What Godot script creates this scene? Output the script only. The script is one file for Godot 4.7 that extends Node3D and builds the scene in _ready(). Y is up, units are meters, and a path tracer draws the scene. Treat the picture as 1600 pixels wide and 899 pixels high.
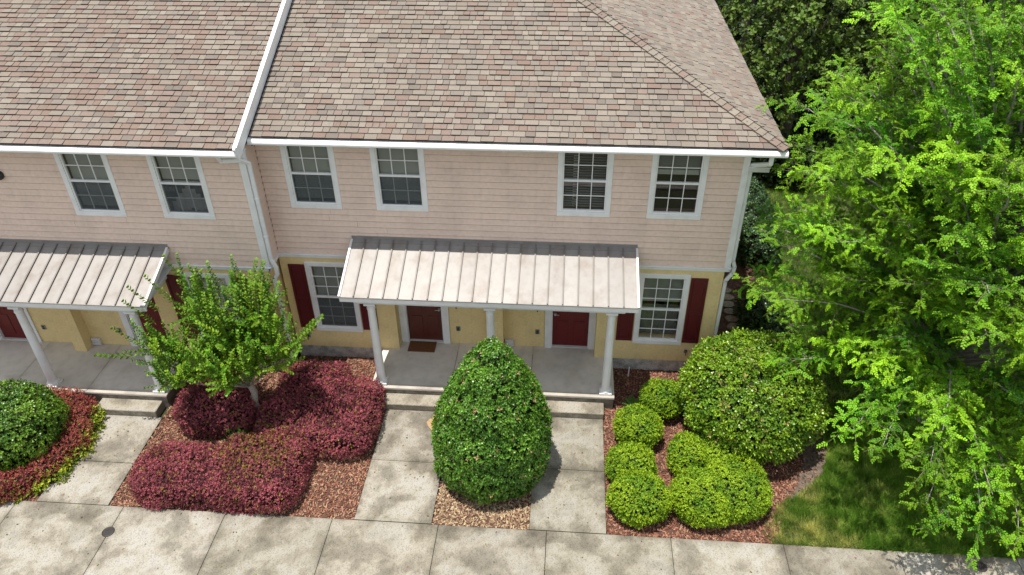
extends Node3D
# Two attached townhouse units seen from a drone: x runs along the facade, y up, z towards the street. The right unit's front wall stands at z = 0.

var rng := RandomNumberGenerator.new()
var M := {}

# ---------------------------------------------------------------- mesh builder
class MB:
	var v := PackedVector3Array()
	var n := PackedVector3Array()
	var c := PackedColorArray()
	var ix := PackedInt32Array()

	func poly(p: Array, out: Vector3, col := Color.WHITE) -> void:   # a flat convex face, turned so that it looks along out
		var nn: Vector3 = (p[2] - p[0]).cross(p[1] - p[0])
		if nn.length() < 1e-12:
			return
		nn = nn.normalized()
		if nn.dot(out) < 0.0:
			p = p.duplicate()
			p.reverse()
			nn = -nn
		var b := v.size()
		for q in p:
			v.append(q)
			n.append(nn)
			c.append(col)
		for k in range(1, p.size() - 1):
			ix.append(b)
			ix.append(b + k)
			ix.append(b + k + 1)

	func box(at: Vector3, size: Vector3, col := Color.WHITE, bevel := 0.0, basis := Basis()) -> void:
		var h := size * 0.5
		var w: float = min(bevel, min(h.x, min(h.y, h.z)) * 0.49)
		for k in 3:
			var i := (k + 1) % 3
			var j := (k + 2) % 3
			for s in [-1.0, 1.0]:
				var q := []
				for e in [[-1, -1], [-1, 1], [1, 1], [1, -1]]:
					var a := Vector3()
					a[k] = s * h[k]
					a[i] = e[0] * (h[i] - w)
					a[j] = e[1] * (h[j] - w)
					q.append(at + basis * a)
				var o := Vector3()
				o[k] = s
				poly(q, basis * o, col)
		if w <= 0.0:
			return
		for k in 3:
			var i := (k + 1) % 3
			var j := (k + 2) % 3
			for e in [[-1, -1], [-1, 1], [1, 1], [1, -1]]:
				var q := []
				for f in [[-1, 0], [1, 0], [1, 1], [-1, 1]]:
					var a := Vector3()
					a[k] = f[0] * (h[k] - w)
					a[i] = e[0] * (h[i] - (w if f[1] == 1 else 0.0))
					a[j] = e[1] * (h[j] - (0.0 if f[1] == 1 else w))
					q.append(at + basis * a)
				var o := Vector3()
				o[i] = e[0]
				o[j] = e[1]
				poly(q, basis * o, col)
		for sx in [-1.0, 1.0]:
			for sy in [-1.0, 1.0]:
				for sz in [-1.0, 1.0]:
					var s := Vector3(sx, sy, sz)
					poly([at + basis * (s * Vector3(h.x, h.y - w, h.z - w)), at + basis * (s * Vector3(h.x - w, h.y, h.z - w)), at + basis * (s * Vector3(h.x - w, h.y - w, h.z))], basis * s, col)

	func span(a: Vector3, b: Vector3, col := Color.WHITE, bevel := 0.0) -> void:
		box((a + b) * 0.5, (b - a).abs(), col, bevel)

	func bar(a: Vector3, b: Vector3, w: float, d: float, up := Vector3.UP, col := Color.WHITE, bevel := 0.0) -> void:   # a straight bar of w (sideways) by d (along up)
		var y := (b - a).normalized()
		var z := (up - y * up.dot(y)).normalized()
		var x := y.cross(z)
		box((a + b) * 0.5, Vector3(w, a.distance_to(b), d), col, bevel, Basis(x, y, z))

	func extrude(prof: Array, a: Vector3, b: Vector3, ux: Vector3, uy: Vector3, col := Color.WHITE) -> void:   # a convex-ish profile [Vector2] swept from a to b, with ends
		var mid := Vector2()
		for q in prof:
			mid += q / prof.size()
		for k in prof.size():
			var p0: Vector2 = prof[k]
			var p1: Vector2 = prof[(k + 1) % prof.size()]
			var e := p1 - p0
			var o := Vector2(e.y, -e.x)
			if o.dot((p0 + p1) * 0.5 - mid) < 0.0:
				o = -o
			poly([a + ux * p0.x + uy * p0.y, a + ux * p1.x + uy * p1.y, b + ux * p1.x + uy * p1.y, b + ux * p0.x + uy * p0.y], ux * o.x + uy * o.y, col)
		for e in [[a, (a - b)], [b, (b - a)]]:
			var q := []
			for p in prof:
				q.append(e[0] + ux * p.x + uy * p.y)
			poly(q, e[1], col)

	func grid_of(rows: Array, col: Callable, closed := true) -> void:   # rows of rings of points, smooth
		var b := v.size()
		var m: int = rows[0].size()
		for i in rows.size():
			for j in m:
				var up: Vector3 = rows[min(i + 1, rows.size() - 1)][j] - rows[max(i - 1, 0)][j]
				var side: Vector3 = rows[i][(j + 1) % m] - rows[i][(j - 1 + m) % m]
				if not closed:
					side = rows[i][min(j + 1, m - 1)] - rows[i][max(j - 1, 0)]
				if side.length() < 1e-7:
					var i2: int = i + 1 if i == 0 else i - 1
					side = rows[i2][(j + 1) % m] - rows[i2][(j - 1 + m) % m]
				var nn := side.cross(up)
				v.append(rows[i][j])
				n.append(nn.normalized() if nn.length() > 1e-12 else Vector3.UP)
				c.append(col.call(rows[i][j]))
		for i in rows.size() - 1:
			for j in (m if closed else m - 1):
				var p := b + i * m + j
				var q := b + i * m + (j + 1) % m
				for k in [p, p + m, q + m, p, q + m, q]:
					ix.append(k)

	func lathe(at: Vector3, prof: Array, seg := 16, col := Color.WHITE) -> void:   # prof: Vector2(radius, height) from bottom to top
		var rows := []
		for p in prof:
			var r := []
			for k in seg:
				var a := -TAU * k / seg
				r.append(at + Vector3(cos(a) * p.x, p.y, sin(a) * p.x))
			rows.append(r)
		grid_of(rows, func(_p): return col)

	func tube(path: Array, radii: Array, seg := 6, col := Color.WHITE) -> void:
		var rows := []
		var side := Vector3.RIGHT
		for i in path.size():
			var t: Vector3 = (path[min(i + 1, path.size() - 1)] - path[max(i - 1, 0)]).normalized()
			side = side - t * side.dot(t)
			if side.length() < 0.05:
				side = t.cross(Vector3(0.3, 0.2, 0.9))
			side = side.normalized()
			var up := t.cross(side)
			var r := []
			for k in seg:
				var a := TAU * k / seg
				r.append(path[i] + (side * cos(a) + up * sin(a)) * radii[i])
			rows.append(r)
		grid_of(rows, func(_p): return col)

	func mesh() -> ArrayMesh:
		var a := []
		a.resize(Mesh.ARRAY_MAX)
		a[Mesh.ARRAY_VERTEX] = v
		a[Mesh.ARRAY_NORMAL] = n
		a[Mesh.ARRAY_COLOR] = c
		a[Mesh.ARRAY_INDEX] = ix
		var m := ArrayMesh.new()
		m.add_surface_from_arrays(Mesh.PRIMITIVE_TRIANGLES, a)
		return m

# ---------------------------------------------------------------- nodes
func base(called: String, where := Vector3.ZERO, parent: Node3D = self) -> Node3D:
	var o := Node3D.new()
	o.name = called
	parent.add_child(o, true)
	o.position = where
	return o

func tag(o: Node, label: String, category := "", group := "", kind := "") -> Node:
	if label: o.set_meta("label", label)
	if category: o.set_meta("category", category)
	if group: o.set_meta("group", group)
	if kind: o.set_meta("kind", kind)
	return o

func put(called: String, mesh: Mesh, mat: Material, parent: Node3D = self, where := Transform3D()) -> MeshInstance3D:
	var o := MeshInstance3D.new()
	o.name = called
	o.mesh = mesh
	o.material_override = mat
	parent.add_child(o, true)
	o.transform = where
	return o

func scatter(called: String, mesh: Mesh, mat: Material, spots: Array, cols: Array, parent: Node3D) -> MultiMeshInstance3D:
	var mm := MultiMesh.new()
	mm.transform_format = MultiMesh.TRANSFORM_3D
	mm.use_colors = true
	mm.mesh = mesh
	mm.instance_count = spots.size()
	for i in spots.size():
		mm.set_instance_transform(i, spots[i])
		mm.set_instance_color(i, cols[i])
	var o := MultiMeshInstance3D.new()
	o.name = called
	o.multimesh = mm
	o.material_override = mat
	parent.add_child(o, true)
	o.set_meta("kind", "stuff")
	return o

func one_box(size: Vector3, bevel := 0.0, col := Color.WHITE) -> ArrayMesh:
	var m := MB.new()
	m.box(Vector3.ZERO, size, col, bevel)
	return m.mesh()

func rnd(a: float, b: float) -> float:
	return rng.randf_range(a, b)

func vary(c: Color, by: float, hue := 0.0) -> Color:
	var k := 1.0 + rnd(-by, by)
	var h := rnd(-hue, hue)
	return Color(max(c.r * (k + h), 0.0), c.g * k, max(c.b * (k - h), 0.0))

# ---------------------------------------------------------------- materials
func noise_tex(freq: float, ramp: Array, seed_ := 1, size := 512, kind := FastNoiseLite.TYPE_SIMPLEX_SMOOTH, octaves := 5, gain := 0.5, warp := 0.0) -> NoiseTexture2D:
	var f := FastNoiseLite.new()
	f.noise_type = kind
	f.frequency = freq
	f.fractal_octaves = octaves
	f.seed = seed_
	f.fractal_gain = gain
	if warp > 0.0:
		f.domain_warp_enabled = true
		f.domain_warp_amplitude = warp
		f.domain_warp_frequency = freq * 0.8
		f.domain_warp_fractal_octaves = 4
	var t := NoiseTexture2D.new()
	t.width = size
	t.height = size
	t.seamless = true
	t.noise = f
	if ramp:
		var g := Gradient.new()
		g.offsets = PackedFloat32Array(ramp.map(func(r): return r[0]))
		g.colors = PackedColorArray(ramp.map(func(r): return r[1] if r[1] is Color else Color(r[1], r[1], r[1])))
		t.color_ramp = g
	return t

func mat(called: String, lin: Color, rough := 0.8, tex: Texture2D = null, scale := 1.0, tex2: Texture2D = null, scale2 := 1.0, bump: Texture2D = null, depth := 0.0) -> StandardMaterial3D:
	var m := StandardMaterial3D.new()
	m.resource_name = called
	m.albedo_color = lin.linear_to_srgb()
	m.roughness = rough
	m.vertex_color_use_as_albedo = true
	m.uv1_triplanar = true
	m.uv1_world_triplanar = true
	m.uv1_scale = Vector3.ONE * scale
	m.uv2_triplanar = true
	m.uv2_world_triplanar = true
	m.uv2_scale = Vector3.ONE * scale2
	if tex: m.albedo_texture = tex
	if tex2:
		m.detail_enabled = true
		m.detail_albedo = tex2
		m.detail_blend_mode = BaseMaterial3D.BLEND_MODE_MUL
		m.detail_uv_layer = BaseMaterial3D.DETAIL_UV_2
	if bump:
		m.heightmap_enabled = true
		m.heightmap_texture = bump
		m.heightmap_scale = depth
	M[called] = m
	return m

func leaf_mat(called: String, rough: float, back: float, lin := Color.WHITE) -> void:
	var m := StandardMaterial3D.new()
	m.resource_name = called
	m.albedo_color = lin.linear_to_srgb()
	m.roughness = rough
	m.metallic_specular = 0.35
	m.vertex_color_use_as_albedo = true
	if back > 0.0:
		m.backlight_enabled = true
		m.backlight = Color(back, back, back)
	M[called] = m

func materials() -> void:
	var blotch := noise_tex(0.012, [[0.0, 0.70], [0.35, 0.86], [0.6, 0.98], [1.0, 1.0]], 3, 1024, FastNoiseLite.TYPE_SIMPLEX_SMOOTH, 8)
	var mild := noise_tex(0.008, [[0.0, 0.93], [0.5, 0.98], [1.0, 1.0]], 5, 512, FastNoiseLite.TYPE_SIMPLEX_SMOOTH, 6)
	var grain := noise_tex(0.09, [[0.0, 0.74], [0.5, 0.95], [1.0, 1.0]], 7, 512, FastNoiseLite.TYPE_VALUE, 4)
	var stain := noise_tex(0.0085, [[0.0, Color(0.62, 0.60, 0.57)], [0.36, Color(0.80, 0.785, 0.755)], [0.46, Color(0.88, 0.865, 0.83)], [0.54, Color(0.95, 0.94, 0.91)], [0.72, Color(1.0, 1.0, 1.0)], [1.0, Color(0.94, 0.94, 0.94)]], 11, 1024, FastNoiseLite.TYPE_SIMPLEX_SMOOTH, 9, 0.66, 45.0)
	var fine := noise_tex(0.05, [], 13, 512, FastNoiseLite.TYPE_VALUE, 3)
	var speck := noise_tex(0.06, [[0.0, 0.55], [0.28, 0.86], [0.5, 1.0], [1.0, 1.0]], 17, 512, FastNoiseLite.TYPE_VALUE, 4)
	var soft_speck := noise_tex(0.06, [[0.0, 0.66], [0.3, 0.90], [0.5, 1.0], [1.0, 1.0]], 19, 512, FastNoiseLite.TYPE_VALUE, 5)
	mat("concrete", Color(0.325, 0.312, 0.284), 0.92, stain, 0.10, soft_speck, 2.1, fine, 0.25)
	mat("porch_concrete", Color(0.70, 0.655, 0.60), 0.85, mild, 0.15, mild, 0.9, fine, 0.15)
	mat("foundation", Color(0.62, 0.60, 0.57), 0.9, blotch, 0.3, grain, 1.0, fine, 0.3)
	mat("stucco", Color(0.82, 0.65, 0.325), 0.9, mild, 0.4, mild, 3.0, fine, 0.12)
	mat("siding", Color(0.80, 0.625, 0.53), 0.72, mild, 0.25, mild, 1.7, fine, 0.03)
	mat("painted_joint_shadow", Color(0.16, 0.10, 0.078), 0.95)  # dark colour stands in for the shadow line under each board
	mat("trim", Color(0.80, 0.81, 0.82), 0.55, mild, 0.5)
	mat("trim_shaded", Color(0.74, 0.75, 0.76), 0.6, mild, 0.5)  # trim darkened to put the porch shade into its colour
	mat("shingle", Color.WHITE, 0.95, grain, 2.2, mild, 0.12, fine, 0.25)
	mat("deck", Color(0.05, 0.042, 0.036), 0.95)
	var weather := noise_tex(0.01, [[0.0, Color(0.86, 0.81, 0.78)], [0.3, Color(0.94, 0.92, 0.905)], [0.5, Color(0.985, 0.98, 0.975)], [1.0, Color(1, 1, 1)]], 23, 512, FastNoiseLite.TYPE_SIMPLEX_SMOOTH, 7, 0.6)
	mat("metal_roof", Color(0.288, 0.279, 0.274), 0.5, weather, 0.28, mild, 1.1)
	M.metal_roof.metallic = 0.15
	mat("metal_edge", Color(0.30, 0.28, 0.27), 0.5)
	mat("shutter", Color(0.10, 0.006, 0.012), 0.5, mild, 0.6)
	mat("door_red", Color(0.13, 0.007, 0.009), 0.4, mild, 0.8)
	mat("door_brown", Color(0.10, 0.022, 0.014), 0.42, mild, 0.8)
	mat("steel", Color(0.6, 0.6, 0.58), 0.3)
	M.steel.metallic = 0.9
	mat("dark_metal", Color(0.02, 0.017, 0.016), 0.55)
	mat("grey_plastic", Color(0.22, 0.22, 0.2), 0.6)
	mat("blind", Color(0.27, 0.29, 0.26), 0.7)
	mat("blind_dim", Color(0.15, 0.155, 0.16), 0.7)
	mat("room", Color(0.03, 0.029, 0.028), 0.9)
	mat("curtain_sheer", Color(0.11, 0.11, 0.11), 0.9)
	mat("curtain", Color(0.6, 0.58, 0.55), 0.9)
	var g := StandardMaterial3D.new()
	g.resource_name = "glass"
	g.albedo_color = Color(0.1, 0.11, 0.11, 0.02)
	g.transparency = BaseMaterial3D.TRANSPARENCY_ALPHA
	g.roughness = 0.02
	M.glass = g
	var sc := StandardMaterial3D.new()
	sc.resource_name = "insect_screen"
	sc.albedo_color = Color(0.30, 0.335, 0.36, 0.34)
	sc.transparency = BaseMaterial3D.TRANSPARENCY_ALPHA
	sc.roughness = 0.8
	M.insect_screen = sc
	mat("mat_fibre", Color(0.16, 0.062, 0.022), 1.0, speck, 3.0, null, 1.0, fine, 0.6)
	mat("mulch_soil", Color(0.11, 0.055, 0.038), 1.0, blotch, 0.5, speck, 2.0, fine, 1.5)
	mat("bare_soil", Color(0.15, 0.115, 0.09), 1.0, blotch, 0.7, speck, 1.5, fine, 1.0)
	mat("sand", Color(0.36, 0.25, 0.13), 1.0, speck, 3.0, null, 1.0, fine, 0.6)
	mat("lawn_soil", Color(0.06, 0.065, 0.025), 1.0, blotch, 0.4, speck, 1.5, fine, 1.5)
	mat("asphalt", Color(0.055, 0.055, 0.055), 0.95, mild, 0.3, speck, 2.0, fine, 0.4)
	mat("bark", Color(0.40, 0.35, 0.29), 0.9, blotch, 2.0, speck, 4.0, fine, 0.8)
	mat("pale_bark", Color(0.34, 0.32, 0.29), 0.9, speck, 2.0, null, 1.0, fine, 0.5)
	mat("dark_bark", Color(0.07, 0.058, 0.045), 0.9, speck, 2.0, null, 1.0, fine, 0.8)
	mat("stone", Color(0.30, 0.26, 0.20), 0.95, blotch, 1.2, speck, 1.5, fine, 0.6)
	mat("hose_rubber", Color(0.012, 0.035, 0.028), 0.45)
	mat("chips", Color.WHITE, 0.95)
	leaf_mat("leaf_glossy", 0.36, 0.25)
	M.leaf_glossy.metallic_specular = 0.45
	leaf_mat("leaf", 0.5, 0.5)
	leaf_mat("leaf_soft", 0.6, 0.7)
	leaf_mat("leaf_purple", 0.55, 0.3)
	leaf_mat("hull", 0.9, 0.0)
	leaf_mat("grass_blade", 0.6, 0.5)

# ---------------------------------------------------------------- pieces of the houses
func wall_boxes(m: MB, x0: float, x1: float, y0: float, y1: float, zf: float, thick: float, holes: Array) -> void:   # a wall with rectangular openings
	var xs := [x0, x1]
	var ys := [y0, y1]
	for h in holes:
		for q in [h.position.x, h.end.x]:
			if q > x0 and q < x1 and not xs.has(q): xs.append(q)
		for q in [h.position.y, h.end.y]:
			if q > y0 and q < y1 and not ys.has(q): ys.append(q)
	xs.sort()
	ys.sort()
	for i in xs.size() - 1:
		for j in ys.size() - 1:
			var mid := Vector2((xs[i] + xs[i + 1]) / 2, (ys[j] + ys[j + 1]) / 2)
			if holes.any(func(h): return h.has_point(mid)):
				continue
			var a := Vector3(xs[i], ys[j], zf - thick)
			var b := Vector3(xs[i + 1], ys[j + 1], zf)
			m.poly([Vector3(a.x, a.y, b.z), Vector3(b.x, a.y, b.z), b, Vector3(a.x, b.y, b.z)], Vector3(0, 0, 1))
			m.poly([a, Vector3(b.x, a.y, a.z), Vector3(b.x, b.y, a.z), Vector3(a.x, b.y, a.z)], Vector3(0, 0, -1))
			for e in [[-1, 0], [1, 0], [0, -1], [0, 1]]:   # a side only where there is nothing beyond it
				var q := mid + Vector2(e[0] * ((xs[i + 1] - xs[i]) / 2 + 0.001), e[1] * ((ys[j + 1] - ys[j]) / 2 + 0.001))
				if q.x > x0 and q.x < x1 and q.y > y0 and q.y < y1 and not holes.any(func(h): return h.has_point(q)):
					continue
				if e[0] != 0:
					var x: float = a.x if e[0] < 0 else b.x
					m.poly([Vector3(x, a.y, a.z), Vector3(x, b.y, a.z), Vector3(x, b.y, b.z), Vector3(x, a.y, b.z)], Vector3(e[0], 0, 0))
				else:
					var y: float = a.y if e[1] < 0 else b.y
					m.poly([Vector3(a.x, y, a.z), Vector3(b.x, y, a.z), Vector3(b.x, y, b.z), Vector3(a.x, y, b.z)], Vector3(0, e[1], 0))

func siding_piece(m: MB, a: Vector3, b: Vector3, out: Vector3, h: float) -> void:   # one lapped board from a to b, a and b at its lower edge on the wall
	var prof := [Vector2(0, 0), Vector2(0.028, 0), Vector2(0.028, 0.004), Vector2(0.008, h - 0.016), Vector2(0, h - 0.016)]
	m.extrude(prof, a, b, out, Vector3.UP)

func siding(wall: Node3D, x0: float, x1: float, y0: float, rows: int, h: float, holes: Array) -> void:
	for k in rows:
		var y := y0 + k * h
		var cuts := [[x0, x1]]
		for w in holes:
			if y + h > w.position.y + 0.09 and y < w.end.y:
				var next := []
				for c in cuts:
					if w.position.x + 0.05 > c[0] and w.end.x - 0.05 < c[1]:
						next.append([c[0], w.position.x + 0.05])
						next.append([w.end.x - 0.05, c[1]])
					else:
						next.append(c)
				cuts = next
		for c in cuts:
			var parts := [c]
			if c[1] - c[0] > 3.6:   # boards come in lengths of 3.66 m: butt joints
				var q: float = c[0] + rnd(1.2, 3.5)
				parts = []
				var from: float = c[0]
				while q < c[1] - 0.6:
					parts.append([from, q - 0.0012])
					from = q + 0.0012
					q += 4.9
				parts.append([from, c[1]])
			for q in parts:
				var m := MB.new()
				siding_piece(m, Vector3(q[0], y, 0), Vector3(q[1], y, 0), Vector3(0, 0, 1), h)
				put("siding_board", m.mesh(), M.siding, wall)

func window(house: Node3D, x: float, y: float, w: float, h: float, rows: int, look: String, label := "") -> Node3D:
	var o := base("window", Vector3(x, y, 0), house)
	if label: o.set_meta("label", label)
	var t := 0.105
	var f := MB.new()
	f.span(Vector3(0, t, 0.004), Vector3(t, h - t, 0.036), Color.WHITE, 0.005)
	f.span(Vector3(w - t, t, 0.004), Vector3(w, h - t, 0.036), Color.WHITE, 0.005)
	f.span(Vector3(0, h - t, 0.002), Vector3(w, h, 0.039), Color.WHITE, 0.005)
	f.span(Vector3(0, 0, 0.002), Vector3(w, t, 0.041), Color.WHITE, 0.005)
	put("frame", f.mesh(), M.trim, o)
	var gx0 := t + 0.028
	var gx1 := w - t - 0.028
	var gy0 := t + 0.035
	var gy1 := h - t - 0.03
	var mid := (gy0 + gy1) / 2
	var s := MB.new()
	for q in [[t - 0.005, gx0], [gx1, w - t + 0.005]]:
		s.span(Vector3(q[0], t - 0.004, -0.05), Vector3(q[1], h - t + 0.004, 0.012), Color.WHITE, 0.003)
	s.span(Vector3(gx0, t - 0.004, -0.05), Vector3(gx1, gy0, 0.010), Color.WHITE, 0.003)
	s.span(Vector3(gx0, gy1, -0.05), Vector3(gx1, h - t + 0.004, 0.010), Color.WHITE, 0.003)
	s.span(Vector3(gx0, mid - 0.022, -0.052), Vector3(gx1, mid + 0.022, 0.014), Color.WHITE, 0.003)
	put("sash", s.mesh(), M.trim, o)
	var grid := MB.new()
	for half in 2:
		var a := gy0 if half == 0 else mid + 0.022
		var b := mid - 0.022 if half == 0 else gy1
		var zz := -0.024 if half == 0 else -0.006
		var cw := (gx1 - gx0) / 3
		var ch := (b - a) / rows
		for i in 3:
			for j in rows:
				var pane := MB.new()
				pane.box(Vector3(gx0 + cw * (i + 0.5), a + ch * (j + 0.5), zz - 0.012), Vector3(cw - 0.001, ch - 0.001, 0.004))
				put("pane", pane.mesh(), M.glass, o)
		for i in [1, 2]:
			grid.box(Vector3(gx0 + cw * i, (a + b) / 2, zz), Vector3(0.017, b - a, 0.012))
		for j in range(1, rows):
			grid.box(Vector3((gx0 + gx1) / 2, a + ch * j, zz + 0.0005), Vector3(gx1 - gx0, 0.017, 0.010))
	put("muntin_grid", grid.mesh(), M.trim, o)
	var low := gy0
	if look == "half": low = mid + (gy1 - mid) * 0.30
	if look == "draped": low = mid
	if look == "raised": low = mid + (gy1 - mid) * 0.36
	var sl := MB.new()
	var y2 := gy1 - 0.02
	var tilt := 1.1 if look in ["closed", "screened", "draped"] else 0.35
	while y2 > low + 0.03:
		sl.box(Vector3((gx0 + gx1) / 2, y2, -0.11), Vector3(gx1 - gx0 - 0.01, 0.0025, 0.05), Color.WHITE, 0.0, Basis(Vector3.RIGHT, tilt))
		y2 -= 0.060 if look == "open" else 0.046
	if low > gy0:
		sl.box(Vector3((gx0 + gx1) / 2, low - 0.035, -0.11), Vector3(gx1 - gx0 - 0.01, 0.11, 0.05), Color(1.5, 1.5, 1.45), 0.004)
	tag(put("blind", sl.mesh(), M.blind_dim if look == "open" else M.blind, o), "", "", "", "stuff")
	if look in ["screened", "draped"]:
		var sm := MB.new()
		sm.box(Vector3((gx0 + gx1) / 2, (gy0 + mid - 0.022) / 2, -0.008), Vector3(gx1 - gx0, mid - 0.022 - gy0, 0.003))
		put("insect_screen", sm.mesh(), M.insect_screen, o)
	if look == "half" or look == "draped":
		var dr := MB.new()
		var dy: float = mid if look == "half" else lerpf(gy0, mid, 0.8)
		for k in 9:
			dr.box(Vector3(lerpf(gx0, gx1, (k + 0.5) / 9.0), (gy0 + dy) / 2 - (0.1 * absf(k - 4.0) if look == "draped" else 0.0), -0.2 - 0.012 * (k % 2)), Vector3((gx1 - gx0) / 9.0, dy - gy0, 0.01))
		put("curtain", dr.mesh(), M.curtain_sheer if look == "half" else M.curtain, o)
	if look == "open":
		var cu := MB.new()
		for k in 5:
			cu.box(Vector3(gx0 + 0.20 + k * 0.018, (gy0 + gy1) / 2, -0.19 - 0.012 * (k % 2)), Vector3(0.02, gy1 - gy0, 0.01))
		put("curtain", cu.mesh(), M.curtain, o)
	var r := MB.new()
	for q in [[Vector3(-0.1, -0.1, -1.3), Vector3(w + 0.1, h + 0.1, -1.28)], [Vector3(-0.12, -0.1, -1.3), Vector3(-0.1, h + 0.1, -0.2)], [Vector3(w + 0.1, -0.1, -1.3), Vector3(w + 0.12, h + 0.1, -0.2)], [Vector3(-0.12, -0.12, -1.3), Vector3(w + 0.12, -0.1, -0.2)], [Vector3(-0.12, h + 0.1, -1.3), Vector3(w + 0.12, h + 0.12, -0.2)]]:
		r.span(q[0], q[1])
	put("room_behind", r.mesh(), M.room, o)
	return o

func shutter(house: Node3D, x: float, y: float, w: float, h: float) -> void:
	var o := base("shutter", Vector3(x, y, 0), house)
	var f := MB.new()
	f.span(Vector3(0, 0, 0.003), Vector3(0.055, h, 0.038), Color.WHITE, 0.004)
	f.span(Vector3(w - 0.055, 0, 0.003), Vector3(w, h, 0.038), Color.WHITE, 0.004)
	for q in [[0.0, 0.08], [h * 0.49 - 0.035, h * 0.49 + 0.035], [h - 0.08, h]]:
		f.span(Vector3(0.055, q[0], 0.003), Vector3(w - 0.055, q[1], 0.036), Color.WHITE, 0.004)
	put("shutter_frame", f.mesh(), M.shutter, o)
	for q in [[0.085, h * 0.49 - 0.04], [h * 0.49 + 0.04, h - 0.085]]:
		var p := MB.new()
		p.span(Vector3(0.06, q[0], 0.003), Vector3(w - 0.06, q[1], 0.026), Color.WHITE, 0.012)
		put("panel", p.mesh(), M.shutter, o)

func door(house: Node3D, x: float, y: float, z: float, w: float, h: float, m: Material, handle_right: bool, label: String) -> void:
	var o := base("door", Vector3(x, y, z), house)
	o.set_meta("label", label)
	var slab := MB.new()
	slab.span(Vector3(0.004, 0.02, -0.045), Vector3(w - 0.004, h - 0.004, -0.006), Color.WHITE, 0.003)
	put("door_leaf", slab.mesh(), m, o)
	for i in 2:
		for q in [[0.16, 0.78], [0.92, 1.52], [1.62, 1.92]]:
			var p := MB.new()
			var px := 0.13 + i * (w / 2 - 0.045)
			p.span(Vector3(px, q[0], -0.007), Vector3(px + w / 2 - 0.19, q[1], 0.006), Color.WHITE, 0.011)
			put("panel", p.mesh(), m, o)
	var hx := w - 0.075 if handle_right else 0.075
	var hn := MB.new()
	hn.lathe(Vector3(hx, 0.99, 0.03), [Vector2(0.0, -0.03), Vector2(0.022, -0.025), Vector2(0.03, 0.0), Vector2(0.022, 0.025), Vector2(0.0, 0.03)], 10)
	hn.box(Vector3(hx, 0.99, 0.0), Vector3(0.06, 0.06, 0.02), Color.WHITE, 0.008)
	hn.box(Vector3(hx, 1.13, 0.005), Vector3(0.055, 0.055, 0.03), Color.WHITE, 0.01)
	hn.bar(Vector3(hx, 0.99, 0.035), Vector3(hx + (-0.1 if handle_right else 0.1), 0.985, 0.04), 0.018, 0.018, Vector3.UP, Color.WHITE, 0.004)
	put("handle", hn.mesh(), M.steel, o)
	var th := MB.new()
	th.span(Vector3(-0.005, 0, -0.08), Vector3(w + 0.005, 0.022, 0.07), Color(0.9, 0.9, 0.9), 0.006)
	put("threshold", th.mesh(), M.trim_shaded, o)

func downspout(house: Node3D, path: Array) -> void:
	var m := MB.new()
	for k in path.size() - 1:
		var a: Vector3 = path[k]
		var b: Vector3 = path[k + 1]
		var e := (b - a).normalized() * 0.022
		m.bar(a - e, b + e, 0.085, 0.062, Vector3(0, 0, 1) if absf((b - a).normalized().z) < 0.85 else Vector3.UP, Color.WHITE, 0.012)
	for k in [0.35, 0.75]:
		var top: Vector3 = path[3]
		var low: Vector3 = path[4] if path.size() > 4 else path[3]
		if top.distance_to(low) > 1.0:
			var q := top.lerp(low, k)
			m.box(q, Vector3(0.10, 0.03, 0.075), Color.WHITE, 0.004)
	put("downspout", m.mesh(), M.trim, house)

# one shingle as a thin wedge in the frame (x along the eave, y up the slope, z off the roof)
func shingle_faces(m: MB, o: Vector3, U: Vector3, S: Vector3, N: Vector3, w: float, l: float, t: float, col: Color) -> void:
	var a := o + N * 0.001
	var b := o + U * w + N * 0.001
	var at := o + N * t
	var bt := o + U * w + N * t
	var c1 := o + U * w + S * l + N * 0.003
	var d1 := o + S * l + N * 0.003
	m.poly([at, bt, c1, d1], N, col)
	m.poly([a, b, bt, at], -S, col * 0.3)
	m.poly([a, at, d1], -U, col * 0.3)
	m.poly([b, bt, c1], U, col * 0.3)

func shingle_slope(roof: Node3D, O: Vector3, U: Vector3, S: Vector3, N: Vector3, rows: int, e: float, bound: Callable, palette: Array, single: Callable, budget: int) -> int:
	var rest := MB.new()
	var shared := {}
	var used := 0
	for k in rows:
		var s := k * e
		var lim: Array = bound.call(s)
		var u: float = lim[0]
		while u < lim[1] - 0.03:
			var w: float = [0.14, 0.17, 0.20, 0.24, 0.28][rng.randi() % 5]
			if k == 0: w = 0.26
			if u + w > lim[1] - 0.05: w = lim[1] - u
			var q: Color = palette[rng.randi() % palette.size()]
			var ti := rng.randi() % 3
			var t: float = [0.022, 0.027, 0.034][ti]
			var at := O + U * (u + 0.005) + S * s
			if used < budget and single.call(u, s):
				var key := [snappedf(w, 0.001), q, ti]
				if not shared.has(key):
					var one := MB.new()
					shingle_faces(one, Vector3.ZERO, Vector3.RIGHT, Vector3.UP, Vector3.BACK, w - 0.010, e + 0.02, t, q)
					shared[key] = one.mesh()
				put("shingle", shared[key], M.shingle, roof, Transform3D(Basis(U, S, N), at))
				used += 1
			else:
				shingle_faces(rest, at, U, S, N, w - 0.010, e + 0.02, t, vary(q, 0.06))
			u += w
	tag(put("shingle_courses", rest.mesh(), M.shingle, roof), "", "", "", "stuff")
	return used

const PITCH := 0.42
const EAVE_Y := 6.128
const EAVE_Z := 0.42
const RUN := 6.05

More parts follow.
